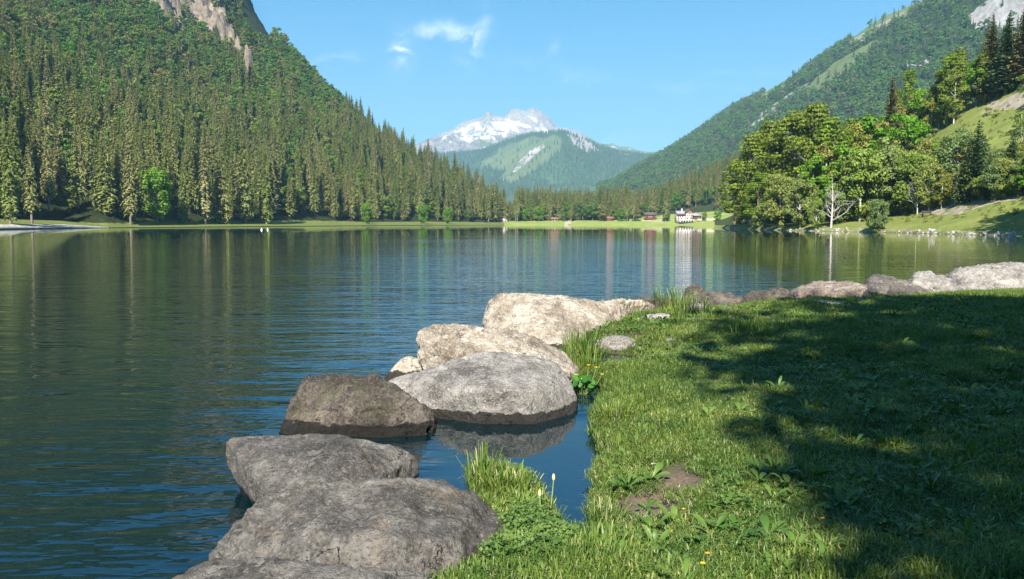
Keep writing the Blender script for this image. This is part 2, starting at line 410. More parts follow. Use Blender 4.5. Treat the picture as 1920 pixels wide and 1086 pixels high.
def bare_parts(seed, H=12.0, spread=.5, n=26):
    r = np.random.default_rng(seed); tk = MB()
    tp = [np.array([.25 * math.sin(s * 3), .1 * s, -.5 + s * (H + .5)]) for s in np.linspace(0, 1, 8)]
    tk.tube(tp, [.26 * (1.05 - s) ** .9 + .02 for s in np.linspace(0, 1, 8)], 6)
    def br(p, d_, L, rad, lev):
        pts = [p]; dd = d_.copy()
        for k in range(4):
            dd = dd + r.normal(0, .16, 3) + np.array([0, 0, .06]); dd /= np.linalg.norm(dd); pts.append(pts[-1] + dd * L / 4)
        tk.tube(pts, [rad, rad * .8, rad * .6, rad * .4, rad * .15], 4)
        if lev:
            for k in range(4): br(pts[1 + k % 4], (dd + r.normal(0, .6, 3)) / 1.3, L * .5, rad * .45, lev - 1)
    for i in range(n):
        s = r.uniform(.12, .98); a = r.uniform(0, 6.28)
        p = np.array([.25 * math.sin(s * 3), .1 * s, s * H])
        br(p, np.array([math.cos(a) * .8, math.sin(a) * .8, .55]), H * spread * (1.05 - s) * r.uniform(.5, 1), .09 * (1.1 - s) + .02, 2 if s < .7 else 1)
    return tk

class Proto:
    def __init__(s, name, crown, trunk, mc, mt, H, crown_name='crown'):
        s.name = name; s.H = H; s.crown_name = crown_name
        s.crown = crown.mesh(name + '_crown', [mc]) if crown else None
        s.trunk = trunk.mesh(name + '_trunk', [mt], shade=True)
        s.whole = merge(name, [crown, trunk] if crown else [trunk], [mc, mt] if crown else [mt])

SPR = [Proto('spruce_tree', *spruce_parts(11 + i, 26, rb, z0, dn, .5, dr, pw), M_needle, M_bark, 26)
       for i, (rb, z0, dn, dr, pw) in enumerate([(3.6, 2.0, 1.15, .6, .7), (3.2, 3.5, 1.15, .75, .6), (4.1, 1.2, 1.2, .55, .8), (2.8, 5.0, 1.05, .8, .55), (3.4, 2.5, 1.05, .65, .65)])]
SPR_BIG = [Proto('spruce_tree', *spruce_parts(31 + i, 26, 4.2, 2, 1.35, .42, .38, .85), m_, M_bark, 26) for i, m_ in enumerate([M_needle_brown, M_needle_dark, M_needle_brown])]
FIR = [Proto('fir_tree', *spruce_parts(41 + i, 14, 3.0, .8, 1.5, .36, .25, .8), M_needle_dark, M_bark, 14) for i in range(2)]
def bl(name, seeds, mat, bark=M_bark, **k): return [Proto(name, *broad_parts(s, **k), mat, bark, k.get('H', 18)) for s in seeds]
BEECH = bl('beech_tree', (51, 52, 53), M_beech, H=22, Rc=7.0, zc0=.05, ncl=64, nleaf=150, leaf=.46, trunk=.45, flat=.65, layered=.9)
BRIGHT = bl('maple_tree', (61, 62), M_bright, H=14, Rc=4.4, zc0=.06, ncl=46, nleaf=120, leaf=.42, trunk=.25, flat=.6, layered=.6)
OLIVE = bl('birch_tree', (71, 72, 73), M_olive, M_bark_pale, H=14, Rc=3.6, zc0=.10, ncl=46, nleaf=110, leaf=.32, trunk=.17)
WILLOW = bl('willow_tree', (81, 82), M_willow, M_bark_pale, H=11, Rc=3.8, zc0=.04, ncl=52, nleaf=150, leaf=.30, trunk=.18)
SHRUB = bl('leafy_shrub', (91, 92), M_willow, M_bark_pale, H=3.2, Rc=1.6, zc0=.0, ncl=18, nleaf=60, leaf=.16, trunk=.04)
SHRUB_O = bl("leafy_shrub", (95,), M_olive, M_bark_pale, H=3.2, Rc=1.8, zc0=.0, ncl=18, nleaf=60, leaf=.16, trunk=.04)[0]
MIX = bl('broadleaf_tree', (101, 102, 103, 104), M_mixed, H=17, Rc=5.0, zc0=.08, ncl=34, nleaf=62, leaf=.62, trunk=.28, flat=.7)
SPR_LO = [Proto('spruce_tree', *spruce_parts(111 + i, 24, 3.4, 1.0, .75, 1.0, .6, .75), M_farleaf if 0 else M_needle_dark, M_bark, 24) for i in range(2)]
MIX_LO = bl('broadleaf_tree', (121, 122, 123), M_farleaf, H=15, Rc=5.5, zc0=.0, ncl=16, nleaf=34, leaf=1.15, trunk=.28, flat=.7)
BARE = Proto('bare_tree', None, bare_parts(131, 12, .55, 24), None, bark_mat('bleached_bark', (.30, .27, .23), (.58, .54, .48)), 12)

def scatter_nodes(name, protos):
    """geometry nodes: instance the whole-tree meshes on the points of the mesh"""
    col = bpy.data.collections.new(name + '_kinds')
    for i, me in enumerate(protos):
        o = bpy.data.objects.new('%s_kind_%02d' % (name, i), me); col.objects.link(o)
    g = bpy.data.node_groups.new(name, 'GeometryNodeTree')
    g.interface.new_socket('Geometry', in_out='INPUT', socket_type='NodeSocketGeometry')
    g.interface.new_socket('Geometry', in_out='OUTPUT', socket_type='NodeSocketGeometry')
    nt = NT(g); gi = nt.node('NodeGroupInput'); go = nt.node('NodeGroupOutput')
    ci = nt.node('GeometryNodeCollectionInfo'); ci.inputs['Collection'].default_value = col
    ci.inputs['Separate Children'].default_value = True; ci.inputs['Reset Children'].default_value = True
    def at(n_, t): a = nt.node('GeometryNodeInputNamedAttribute', dict(data_type=t)); a.inputs['Name'].default_value = n_; return a.outputs[0]
    ip = nt.node('GeometryNodeInstanceOnPoints'); nt.l.new(gi.outputs[0], ip.inputs['Points']); nt.l.new(ci.outputs[0], ip.inputs['Instance'])
    ip.inputs['Pick Instance'].default_value = True
    nt.l.new(at('idx', 'INT'), ip.inputs['Instance Index'])
    nt.l.new(at('rot', 'FLOAT_VECTOR'), ip.inputs['Rotation']); nt.l.new(at('scl', 'FLOAT_VECTOR'), ip.inputs['Scale'])
    nt.l.new(ip.outputs[0], go.inputs[0]); return g
def scatter_obj(name, P, rot, scl, idx, protos, **tags):
    me = bpy.data.meshes.new(name); me.vertices.add(len(P)); me.vertices.foreach_set('co', np.asarray(P, np.float32).ravel())
    for k, t, v in (('rot', 'FLOAT_VECTOR', rot), ('scl', 'FLOAT_VECTOR', scl)):
        a = me.attributes.new(k, t, 'POINT'); a.data.foreach_set('vector', np.asarray(v, np.float32).ravel())
    a = me.attributes.new('idx', 'INT', 'POINT'); a.data.foreach_set('value', np.asarray(idx, np.int32))
    o = link(name, me, **tags); m = o.modifiers.new('scatter', 'NODES'); m.node_group = scatter_nodes(name, protos); return o

def place(proto, loc, h, wid=1.0, rot=None, label=None, cat='tree', group=None, parts=True, name=None):
    s = h / proto.H; rot = rnd.uniform(0, 6.28) if rot is None else rot; nm = name or proto.name
    if not parts: o = link(nm, proto.whole, None, loc, label, cat, group)
    else:
        o = link(nm, None, None, loc, label, cat, group)
        if proto.crown: link(proto.crown_name, proto.crown, o)
        link('trunk', proto.trunk, o)
    o.rotation_euler = (0, 0, rot); o.scale = (s * wid, s * wid, s); return o

# ------------------------------------------------------------------ terrain by lofting between surveyed lines
ZERO = dict(grass=0, rock=0, sand=0, snow=0)
class Loft:
    def __init__(s, name, px, rows, ncol, sub, mat, amp, nscale, cover=None, label=None, seed=3, ridged=False, relief=0):
        """rows: list of ('z', dist[], z[]) or ('p', py[], dist[]) on the columns px"""
        px = np.array(px, float); cx = np.linspace(px[0], px[-1], ncol); pts = []
        for r_ in rows:
            a = np.interp(cx, px, np.broadcast_to(np.array(r_[1], float), px.shape)); b = np.interp(cx, px, np.broadcast_to(np.array(r_[2], float), px.shape))
            if r_[0] == 'z':
                x, y, _ = ray(cx, 418); p = np.array([x / y * a, a, b]).T
            elif r_[0] == 'w':       # waterline measured at py, z
                p = on_z(cx, a, b)
            else: p = at_dist(cx, a, b)
            pts.append(p)
        G = [pts[0]]
        for i in range(len(pts) - 1):
            n = sub[i]
            p0 = pts[max(i - 1, 0)]; p1 = pts[i]; p2 = pts[i + 1]; p3 = pts[min(i + 2, len(pts) - 1)]
            for k in range(1, n + 1):
                t = k / n
                q = p1 * (1 - t) + p2 * t
                if len(pts) > 3:
                    m1 = (p2 - p0) * .25; m2 = (p3 - p1) * .25
                    q = q + (t ** 3 - 2 * t * t + t) * (m1 - (p2 - p1) * .5) + (t ** 3 - t * t) * (m2 - (p2 - p1) * .5)
                G.append(q)
        G = np.array(G)                        # rows x cols x 3
        rowp = np.repeat(np.arange(len(G)), 1); A = np.interp(np.cumsum([0] + list(sub)), np.cumsum([0] + list(sub)), amp)
        ar = np.interp(rowp, np.cumsum([0] + list(sub)), amp)[:, None]
        nz = fbm(np.concatenate([G[..., :2] * nscale, np.zeros(G.shape[:2] + (1,))], -1), 6, seed, .5, ridged)
        G[..., 2] += nz * ar
        s.G = G; nr, nc = G.shape[:2]
        idx = np.arange(nr * nc).reshape(nr, nc)
        Q = np.stack([idx[:-1, :-1], idx[:-1, 1:], idx[1:, 1:], idx[1:, :-1]], -1).reshape(-1, 4)
        qx, qy = project(G); at = {k: np.zeros((nr, nc)) for k in ZERO}
        if cover: cover(at, qx, qy, G, rowp[:, None] + np.zeros((1, nc)))
        s.at = at
        if relief: G[..., 2] += smooth(at['rock'], .5, 1) * relief * fbm(np.concatenate([G[..., :2] * .03, np.zeros(G.shape[:2] + (1,))], -1), 5, seed + 3, .55, True)
        s.me = mesh(name, G.reshape(-1, 3), Q, None, [mat], shade=True, attrs={k: v.ravel() for k, v in at.items()})
        s.ob = link(name, s.me, label=label, kind='structure')
        s.bvh = BVHTree.FromPolygons([tuple(v) for v in G.reshape(-1, 3)], [tuple(q) for q in Q])
        a = G[:-1, :-1]; e1 = G[:-1, 1:] - a; e2 = G[1:, :-1] - a
        s.area = np.linalg.norm(np.cross(e1[..., :2], e2[..., :2])[..., None], axis=-1)
    def sample(s, n, r, w=None):
        A = s.area if w is None else s.area * w[:-1, :-1]
        c = np.cumsum(A.ravel()); k = np.searchsorted(c, r.uniform(0, c[-1], n)); i, j = np.divmod(k, A.shape[1])
        u = r.random((n, 1)); v = r.random((n, 1)); G = s.G
        return (G[i, j] * (1 - u) * (1 - v) + G[i + 1, j] * u * (1 - v) + G[i, j + 1] * (1 - u) * v + G[i + 1, j + 1] * u * v), i, j
    def hit(s, px, py):
        for k in range(60):
            x, y, z = ray(px, py + k * 3); h = s.bvh.ray_cast(Vector((0, 0, CAM_Z)), Vector((float(x), float(y), float(z))).normalized())
            if h[0] is not None: return h[0]
        return None

def thin(P, cell):
    """keep points at least about one cell apart"""
    seen = {}; keep = []
    for i, p in enumerate(P):
        k = (int(p[0] // cell), int(p[1] // cell))
        ok = True
        for a in (-1, 0, 1):
            for b in (-1, 0, 1):
                q = seen.get((k[0] + a, k[1] + b))
                if q is not None and (P[q][0] - p[0]) ** 2 + (P[q][1] - p[1]) ** 2 < cell * cell: ok = False
        if ok: seen[k] = i; keep.append(i)
    return np.array(keep, int)

# ---- left mountain side
M_left = terrain_mat('left_hill_ground', .05, forest=(.022, .030, .010), rock=((.07, .055, .04), (.36, .29, .22)))
LC = [-900, -500, -200, 0, 120, 200, 300, 400, 500, 600, 700, 800, 880, 945]
cliff_polys = [[(275, -30), (296, 0), (318, 32), (360, 45), (378, 62), (396, 76), (412, 90), (428, 98), (441, 88), (430, 66), (424, 45), (420, 20), (424, -5), (420, -35), (350, -45)],
               [(255, 8), (290, 14), (345, 55), (348, 66), (318, 50)], [(428, 92), (440, 92), (470, 128), (474, 150), (462, 158), (452, 130)], [(150, -5), (180, -5), (170, 14)]]
def cov_left(at, qx, qy, G, row):
    at['grass'][row < 9] = 1
    at['sand'][(row >= 2) & (row <= 3) & (qx < 205)] = .8
    n = fbm(np.concatenate([G[..., :2] * .03, np.zeros(G.shape[:2] + (1,))], -1), 3, 9)
    for p in cliff_polys:
        at['rock'][inpoly(qx, qy, p)] = 1
    up = (qy < 60) & (qx < 130) & (n > .3); at['grass'][up] = .6
left = Loft('left_hill', LC, [
    ('z', [90, 110, 150, 199, 235, 262, 292, 325, 362, 405, 460, 520, 565, 604], -1.2),
    ('w', [446, 438, 432.5, 430, 428.1, 427.1, 426.2, 425.4, 424.6, 423.9, 423.2, 422.6, 422.2, 421.95], .1),
    ('z', [110, 130, 170, 220, 262, 268, 299, 334, 371, 415, 470, 530, 574, 610], [2.5, 2.5, 2.6, 2.6, 2.2, .5, .6, 1.0, 1.2, 1.3, 1.3, 1.3, 1.2, 1]),
    ('z', [140, 160, 190, 238, 275, 280, 312, 346, 384, 430, 484, 542, 584, 620], [7, 7, 6, 4, 3.5, 3, 3.5, 4, 4, 4, 3, 3, 2.5, 2]),
    ('z', [300, 330, 380, 420, 470, 490, 520, 545, 565, 575, 600, 620, 630, 640], [85, 85, 85, 80, 82, 80, 78, 70, 62, 50, 38, 22, 10, 4]),
    ('p', [-150, -150, -120, -60, -40, -30, -10, 60, 110, 200, 292, 346, 380, 410], [560, 600, 660, 700, 740, 760, 790, 800, 790, 760, 720, 690, 670, 660]),
    ('p', [-700, -560, -420, -330, -300, -260, -200, -110, 78, 176, 274, 338, 374, 411], [800, 840, 900, 950, 960, 970, 1000, 1000, 960, 880, 800, 740, 700, 675]),
    ('z', [1500, 1500, 1500, 1500, 1500, 1500, 1500, 1500, 1400, 1300, 1200, 1100, 1000, 900], [200, 200, 200, 200, 200, 180, 160, 120, 60, 30, 10, 0, 0, 0]),
], 460, [2, 3, 4, 30, 34, 60, 12], M_left, [0, 0, .25, .4, 9, 14, 7, 10], .012, cov_left, seed=5, relief=42)
# steep wall beyond the spur, turned away from the sun
e1 = [(440, -90, 930), (446, -40, 925), (450, 0, 915), (457, 28, 905), (470, 50, 900), (484, 66, 895), (499, 76, 890)]; e2 = [(450, -90, 1250), (456, -40, 1240), (467, -2, 1225), (479, 24, 1200), (488, 42, 1180), (497, 58, 1160), (506, 74, 1130)]
A = np.array([at_dist(*p) for p in e1]); B = np.array([at_dist(*p) for p in e2]); ts = np.linspace(0, 1, 40); us = np.linspace(0, 6, 60)
Ai = np.stack([np.interp(us, range(7), A[:, k]) for k in range(3)], -1); Bi = np.stack([np.interp(us, range(7), B[:, k]) for k in range(3)], -1)
Wl = Ai[:, None] * (1 - ts[None, :, None]) + Bi[:, None] * ts[None, :, None]; Wl[..., 2] += 5 * fbm(Wl * .03, 5, 66, .55, True); Wl[..., 0] += 3 * fbm(Wl * .05, 4, 67)
Cb = Wl.copy(); back_ = Wl[:, -1:].copy(); back_[..., 2] -= 400; Wl = np.concatenate([Wl, back_], 1); i_ = np.arange(60 * 41).reshape(60, 41)
link('rock_wall_face', mesh('rock_wall_face', Wl.reshape(-1, 3), np.stack([i_[:-1, :-1], i_[:-1, 1:], i_[1:, 1:], i_[1:, :-1]], -1).reshape(-1, 4), None, [M_left], shade=True, attrs={'grass': np.zeros(60 * 41), 'rock': np.full(60 * 41, .3), 'sand': np.zeros(60 * 41), 'snow': np.zeros(60 * 41)}), kind='structure', label='dark shaded mountain wall at the top of the left ridge')

# ---- valley floor and wooded rise at the head of the lake
M_mid = terrain_mat('valley_ground', .08, forest=(.03, .04, .015), grass=((.17, .215, .05), (.27, .31, .085)), sand=(.5, .42, .3))
def cov_mid(at, qx, qy, G, row):
    at['grass'][row < 9] = 1; at['grass'][(row >= 9) & (row < 11) & (qx > 1200)] = .6
    at['sand'][inpoly(qx, qy, [(1055, 423), (1060, 416), (1070, 412), (1072, 416), (1062, 423)])] = 1
    at['sand'][(row >= 1) & (row < 2)] = .35
    at['sand'][inpoly(qx, qy, [(1205, 416), (1205, 411), (1245, 410), (1245, 417)])] = .55
mid = Loft('valley_floor', [925, 960, 1050, 1150, 1220, 1280, 1340, 1400, 1500, 1700], [
    ('z', [600, 603, 600, 600, 590, 580, 560, 500, 470, 460], -1),
    ('z', [604, 606, 606, 606, 598, 588, 570, 520, 480, 470], .05),
    ('z', [625, 630, 632, 630, 620, 610, 600, 560, 540, 540], [2.2, 2.6, 2.8, 2.8, 3.0, 4.0, 4.5, 5, 6, 8]),
    ('z', [650, 655, 655, 655, 650, 645, 640, 620, 620, 620], [3, 3.5, 4, 4, 7, 9, 10, 12, 16, 24]),
    ('z', [760, 760, 760, 760, 760, 760, 760, 760, 760, 760], [5, 5, 5, 6, 14, 26, 40, 52, 66, 90]),
    ('z', 1000, [6, 6, 6, 8, 12, 18, 25, 32, 50, 90]),
    ('z', 1600, [6, 6, 6, 8, 12, 18, 25, 32, 50, 90]),
], 120, [2, 4, 4, 12, 10, 6], M_mid, [0, 0, .15, .4, 1.5, 2, 2], .02, cov_mid, seed=15)

# ---- far right mountain
M_right = terrain_mat('right_hill_ground', .018, forest=(.028, .048, .016), grass=((.10, .145, .045), (.17, .20, .075)), rock=((.18, .16, .14), (.46, .44, .42)))
far_meadows = [[(1418, 190), (1440, 162), (1505, 122), (1512, 128), (1470, 165), (1430, 190)], [(1590, 75), (1610, 55), (1730, -12), (1760, -12), (1700, 30), (1640, 60), (1600, 92)],
               [(1500, 175), (1560, 120), (1640, 75), (1655, 78), (1590, 130), (1520, 180)]]
far_rock = [[(1812, 30), (1850, 0), (1945, -30), (1945, 70), (1830, 52)], [(1600, 72), (1650, 45), (1700, 18), (1702, 22), (1652, 52), (1606, 84)],
            [(1395, 240), (1440, 200), (1520, 150), (1524, 156), (1450, 212), (1402, 252)], [(1690, 120), (1740, 108), (1745, 122), (1700, 128)]]
def cov_right(at, qx, qy, G, row):
    for p in far_meadows: at['grass'][inpoly(qx, qy, p)] = 1
    for p in far_rock[:1]: at['rock'][inpoly(qx, qy, p)] = .85
    for p in far_rock[1:]: at['rock'][inpoly(qx, qy, p)] = .52
RC = [1120, 1150, 1200, 1260, 1300, 1380, 1440, 1510, 1600, 1650, 1725, 1800, 1920, 2300, 2800]
right = Loft('right_hill', RC, [
    ('z', [1500, 1450, 1350, 1250, 1180, 1100, 1040, 960, 880, 850, 820, 800, 780, 760, 740], 2),
    ('p', [370, 365, 352, 335, 325, 300, 280, 262, 230, 220, 190, 160, 110, 20, -100], [1800, 1800, 1700, 1600, 1500, 1400, 1300, 1200, 1100, 1080, 1060, 1040, 1020, 1000, 980]),
    ('p', [350, 342, 310, 276, 252, 197, 165, 126, 72, 38, 0, -50, -140, -330, -520], [2600, 2560, 2450, 2350, 2300, 2150, 2100, 2000, 1850, 1780, 1700, 1620, 1500, 1400, 1300]),
    ('z', 3400, [50, 60, 100, 150, 180, 250, 300, 330, 380, 400, 450, 480, 480, 480, 480]),
], 220, [30, 60, 8], M_right, [0, 22, 14, 20], .006, cov_right, seed=25)

# ---- distant snowy mountain and the wooded ridge before it
M_peak = terrain_mat('peak_rock', .004, forest=(.20, .175, .155), rock=((.22, .19, .17), (.50, .45, .41)), grass=((.10, .15, .05), (.16, .20, .08)), bump=1.6)
PKX = [700, 760, 800, 850, 866, 885, 905, 913, 917, 923, 945, 957, 970, 985, 1000, 1015, 1030, 1042, 1060, 1085, 1100, 1118, 1160, 1200, 1260]
PKY = [306, 285, 269, 244, 235, 229, 224, 214, 213, 222, 222, 209, 209, 212, 207, 213, 226, 241, 243, 249, 260, 273, 285, 294, 302]
def cov_peak(at, qx, qy, G, row):
    n = fbm(np.concatenate([G[..., :2] * .0022, np.zeros(G.shape[:2] + (1,))], -1), 4, 77)
    for p, s in (([(862, 262), (868, 240), (905, 232), (915, 226), (940, 228), (965, 232), (975, 248), (1005, 262), (1015, 256), (1008, 246), (1035, 252), (1030, 262), (1000, 268), (960, 256), (950, 262), (900, 262), (880, 270)], .53),
                 ([(820, 262), (850, 245), (870, 236), (905, 226), (862, 252), (850, 262)], .44), ([(945, 222), (975, 228), (1010, 240), (1005, 246), (960, 232)], .5),
                 ([(985, 214), (1005, 222), (1020, 236), (1030, 250), (1018, 244), (1000, 226)], .42), ([(775, 292), (845, 262), (850, 268), (800, 288)], .38), ([(812, 284), (835, 276), (838, 284), (820, 290)], .45)):
        m = inpoly(qx, qy, p); at['snow'][m] = np.maximum(at['snow'][m], s)
    at['snow'] += n * .3 * (at['snow'] > 0) + np.clip(n, 0, 1) * .15
    at['rock'][:] = .45 + .5 * smooth(-qy, -262, -225)
    at['grass'][(qy > 262) & (qx > 900)] = .75
peak = Loft('snowy_mountain', PKX, [
    ('z', 5200, 100),
    ('p', [330] * 25, 6000),
    ('p', (np.array(PKY) * .45 + 296 * .55).tolist(), 6900),
    ('p', PKY, 7800),
    ('z', 9500, 200),
], 420, [6, 30, 60, 12], M_peak, [0, 50, 110, 14, 100], .0028, cov_peak, seed=35, ridged=True)

M_ridge = terrain_mat('wooded_ridge_ground', .01, forest=(.055, .095, .045), grass=((.09, .13, .05), (.16, .19, .09)), rock=((.25, .22, .19), (.50, .46, .42)))
FRX = [700, 790, 860, 905, 940, 985, 1015, 1045, 1060, 1075, 1100, 1120, 1160, 1200, 1235, 1300, 1400]
FRY = [326, 298, 292, 287, 273, 258, 256, 252, 253, 259, 268, 279, 290, 297, 298, 306, 334]
mead = [[(905, 300), (940, 285), (985, 262), (1015, 262), (1040, 252), (1052, 262), (1030, 300), (1000, 322), (960, 345), (935, 335), (950, 320), (900, 318)],
        [(935, 278), (1000, 255), (1035, 262), (985, 285), (930, 292)], [(1035, 280), (1055, 262), (1050, 285), (1035, 296)]]
def cov_ridge(at, qx, qy, G, row):
    for p in mead: at['grass'][inpoly(qx, qy, p)] = .72
    for p in ([(975, 300), (990, 285), (1020, 268), (1024, 274), (995, 300), (965, 325), (960, 322)], [(1150, 282), (1185, 284), (1180, 292), (1165, 290)]): at['rock'][inpoly(qx, qy, p)] = .55
    at['rock'][inpoly(qx, qy, [(1062, 250), (1085, 250), (1125, 282), (1100, 286), (1072, 268)])] = .8
ridge = Loft('wooded_ridge', FRX, [
    ('z', 2600, 10),
    ('p', 372, 3600),
    ('p', (np.array(FRY) * .5 + 330 * .5).tolist(), [4700, 4700, 4700, 4600, 4400, 4200, 4000, 3950, 3950, 4000, 4100, 4200, 4300, 4300, 4300, 4200, 4200]),
    ('p', FRY, [5600, 5600, 5600, 5500, 5400, 5200, 5000, 4700, 4700, 4750, 4900, 5000, 5100, 5200, 5200, 5200, 5200]),
    ('z', 6400, 60),
], 300, [10, 40, 40, 8], M_ridge, [0, 60, 34, 9, 30], .0045, cov_ridge, seed=45, ridged=True)

# ---- right bank
M_bank = terrain_mat('right_bank_ground', .25, forest=(.04, .05, .018), grass=((.105, .135, .030), (.20, .22, .060)), rock=((.16, .13, .10), (.38, .32, .26)), sand=(.30, .26, .19), bump=.5)
BC = [1340, 1370, 1400, 1450, 1500, 1550, 1600, 1650, 1700, 1750, 1800, 1860, 1920, 2100, 2500, 3000]
def cov_bank(at, qx, qy, G, row):
    at['grass'][:] = .9; at['grass'][(qx < 1500) & (row > 6)] = .2
    at['sand'][(row > 0) & (row < 4)] = .48
    for p in ([(1690, 398), (1730, 385), (1800, 372), (1850, 356), (1925, 352), (1925, 372), (1850, 385), (1790, 405), (1740, 403)],): at['rock'][inpoly(qx, qy, p)] = .56
    for p in ([(1838, 215), (1850, 195), (1925, 168), (1925, 205), (1870, 208)], [(1600, 330), (1625, 300), (1650, 330)]): at['rock'][inpoly(qx, qy, p)] = .62
bank = Loft('right_bank', BC, [
    ('z', [255, 228, 196, 176, 162, 152, 143, 135, 127, 118, 110, 102, 95, 80, 55, 40], -1.2),
    ('w', [427, 428, 429.8, 431.3, 432.5, 433.5, 434.4, 435.5, 436.6, 438, 439.5, 441, 442.6, 447, 458, 470], .05),
    ('z', [270, 238, 204, 184, 170, 160, 150, 141, 133, 124, 116, 108, 101, 86, 62, 48], [.8, 1.0, 1.3, 1.3, 1.3, 1.4, 1.6, 1.6, 1.6, 1.6, 1.6, 1.6, 1.6, 2, 2, 2]),
    ('p', [424, 423, 421, 420, 418, 416, 413, 409, 406, 402, 398, 394, 390, 380, 360, 330], [285, 252, 218, 197, 184, 173, 163, 154, 146, 136, 127, 119, 112, 98, 74, 60]),
    ('p', [421, 419, 415, 411, 407, 402, 397, 391, 382, 374, 362, 354, 345, 320, 260, 200], [300, 268, 236, 213, 200, 190, 180, 172, 162, 150, 140, 132, 126, 112, 90, 76]),
    ('p', [419, 413, 402, 390, 375, 355, 335, 318, 298, 280, 262, 245, 225, 170, 60, -60], [320, 290, 270, 255, 245, 235, 225, 215, 205, 195, 185, 178, 172, 155, 130, 110]),
    ('p', [417, 408, 392, 374, 350, 322, 298, 275, 253, 225, 198, 170, 132, 40, -140, -300], [360, 330, 315, 300, 288, 275, 265, 255, 245, 232, 222, 212, 205, 190, 165, 150]),
    ('z', [520, 480, 460, 440, 420, 400, 380, 370, 360, 350, 340, 330, 320, 300, 280, 260], [0, 2, 5, 10, 14, 20, 22, 26, 30, 34, 38, 42, 50, 60, 80, 90]),
], 260, [2, 3, 8, 10, 30, 20, 6], M_bank, [0, .12, .3, .4, .6, 1.6, 1.2, 3], .07, cov_bank, seed=55)

# ------------------------------------------------------------------ foreground ground
def zpts(L, z=0.0): return [tuple(on_z(px, py, z)[:2]) for px, py in L]
shore_px = [(905, 1080), (918, 1010), (905, 950), (885, 905), (905, 885), (950, 893), (990, 915), (1010, 950), (1030, 990), (1050, 1026), (1082, 1034), (1104, 1008), (1114, 960), (1118, 915), (1124, 888), (1140, 868),
            (1134, 846), (1120, 828), (1114, 800), (1118, 778), (1136, 756), (1142, 738), (1124, 724), (1092, 712), (1072, 700), (1060, 685), (1055, 668), (1062, 650), (1085, 632), (1110, 612), (1150, 598),
            (1200, 588), (1262, 584), (1285, 590), (1310, 594), (1345, 590), (1372, 588), (1410, 578), (1452, 580), (1500, 576), (1560, 577), (1620, 573), (1680, 568), (1760, 562), (1840, 557), (1930, 552), (2100, 545)]
shore = [(-30, -14), (-8, 1.2), (-2.2, 2.2), (-.9, 2.9), (-.35, 3.3)] + zpts(shore_px) + [(26, 21), (45, 24), (45, -40), (-30, -40)]
puddles = [zpts([(1118, 676), (1128, 667), (1150, 666), (1170, 669), (1198, 673), (1202, 681), (1180, 686), (1150, 688), (1128, 685)])]
mud_px = [[(1158, 945), (1190, 912), (1235, 893), (1280, 880), (1308, 893), (1300, 925), (1280, 948), (1240, 965), (1190, 966)], [(1262, 725), (1290, 705), (1330, 708), (1325, 728), (1290, 738)],
          [(1185, 868), (1215, 856), (1240, 862), (1215, 874)]]
mud = [zpts(p, .14) for p in mud_px]
def ground_z(X, Y):
    ins = inpoly(X, Y, shore); d_ = polydist(X, Y, shore)
    P = np.stack([X, Y, np.zeros_like(X)], -1)
    wob = fbm(P * 1.3, 4, 61) * .035 + fbm(P * 6, 3, 62) * .012
    z = np.where(ins, .035 + .13 * (1 - np.exp(-d_ / .35)) + .16 * (1 - np.exp(-d_ / 3.0)) + wob * np.clip(d_ / .3, .25, 1.6), -.02 - .9 * (1 - np.exp(-d_ / .8)))
    for p in puddles:
        pi = inpoly(X, Y, p); pd = polydist(X, Y, p); sdp = np.where(pi, -pd, pd)
        z = np.where(sdp < .9, z * smooth(sdp, .0, .9) + (-.03) * (1 - smooth(sdp, -.02, .22)), z)
    for p in mud[:1]:
        pi = inpoly(X, Y, p); z = z - np.where(pi, .05 * smooth(polydist(X, Y, p), 0, .12), 0)
    return z, ins, d_
gx = np.concatenate([np.linspace(-30, -3, 16), np.arange(-2.9, 9, .07), np.linspace(9.1, 20, 60), np.linspace(20.5, 45, 25)])
gy = np.concatenate([np.linspace(-40, 2, 30), np.arange(2.1, 13, .07), np.arange(13.1, 21, .14), np.linspace(21.2, 26, 12)])
GX, GY = np.meshgrid(gx, gy); GZ, GI, GD = ground_z(GX, GY)
idx = np.arange(GX.size).reshape(GX.shape)
Q = np.stack([idx[:-1, :-1], idx[:-1, 1:], idx[1:, 1:], idx[1:, :-1]], -1).reshape(-1, 4)
m_soil, nt, out = material('lawn_soil')
P = nt.node('ShaderNodeNewGeometry').outputs['Position']
n1 = nt.noise(P, 3, 6, .6); n2 = nt.noise(P, 40, 6, .7)
c = nt.ramp(n1, [(.35, (.045, .040, .018)), (.65, (.075, .070, .030))])
mudc = nt.ramp(n2, [(.3, (.08, .050, .034)), (.7, (.18, .125, .09))])
c = nt.mix(nt.attr('mud'), c, mudc); c = nt.mix(nt.math('MULTIPLY', nt.step(n2, .55, .7), .4), c, (.16, .13, .07))
b = nt.node('ShaderNodeBsdfPrincipled', Base_Color=c, Roughness=.8)
nt.set(b.inputs['Normal'], nt.node('ShaderNodeBump', Strength=.8, Distance=.02, Height=nt.math('ADD', n2, n1))); nt.set(out.inputs[0], b)
mudv = np.zeros(GX.shape)
for p in mud:
    pi = inpoly(GX, GY, p); pd = polydist(GX, GY, p); mudv = np.maximum(mudv, smooth(np.where(pi, pd, -pd) + .05 * fbm(np.stack([GX * 6, GY * 6, GX * 0], -1), 3, 71), -.06, .05))
link('lawn_ground', mesh('lawn_ground', np.stack([GX, GY, GZ], -1).reshape(-1, 3), Q, None, [m_soil], shade=True, attrs={'mud': mudv.ravel()}), kind='structure', label='brown soil of the grassy bank beside the boulders')
def gz(x, y): return float(ground_z(np.array([x], float), np.array([y], float))[0][0])

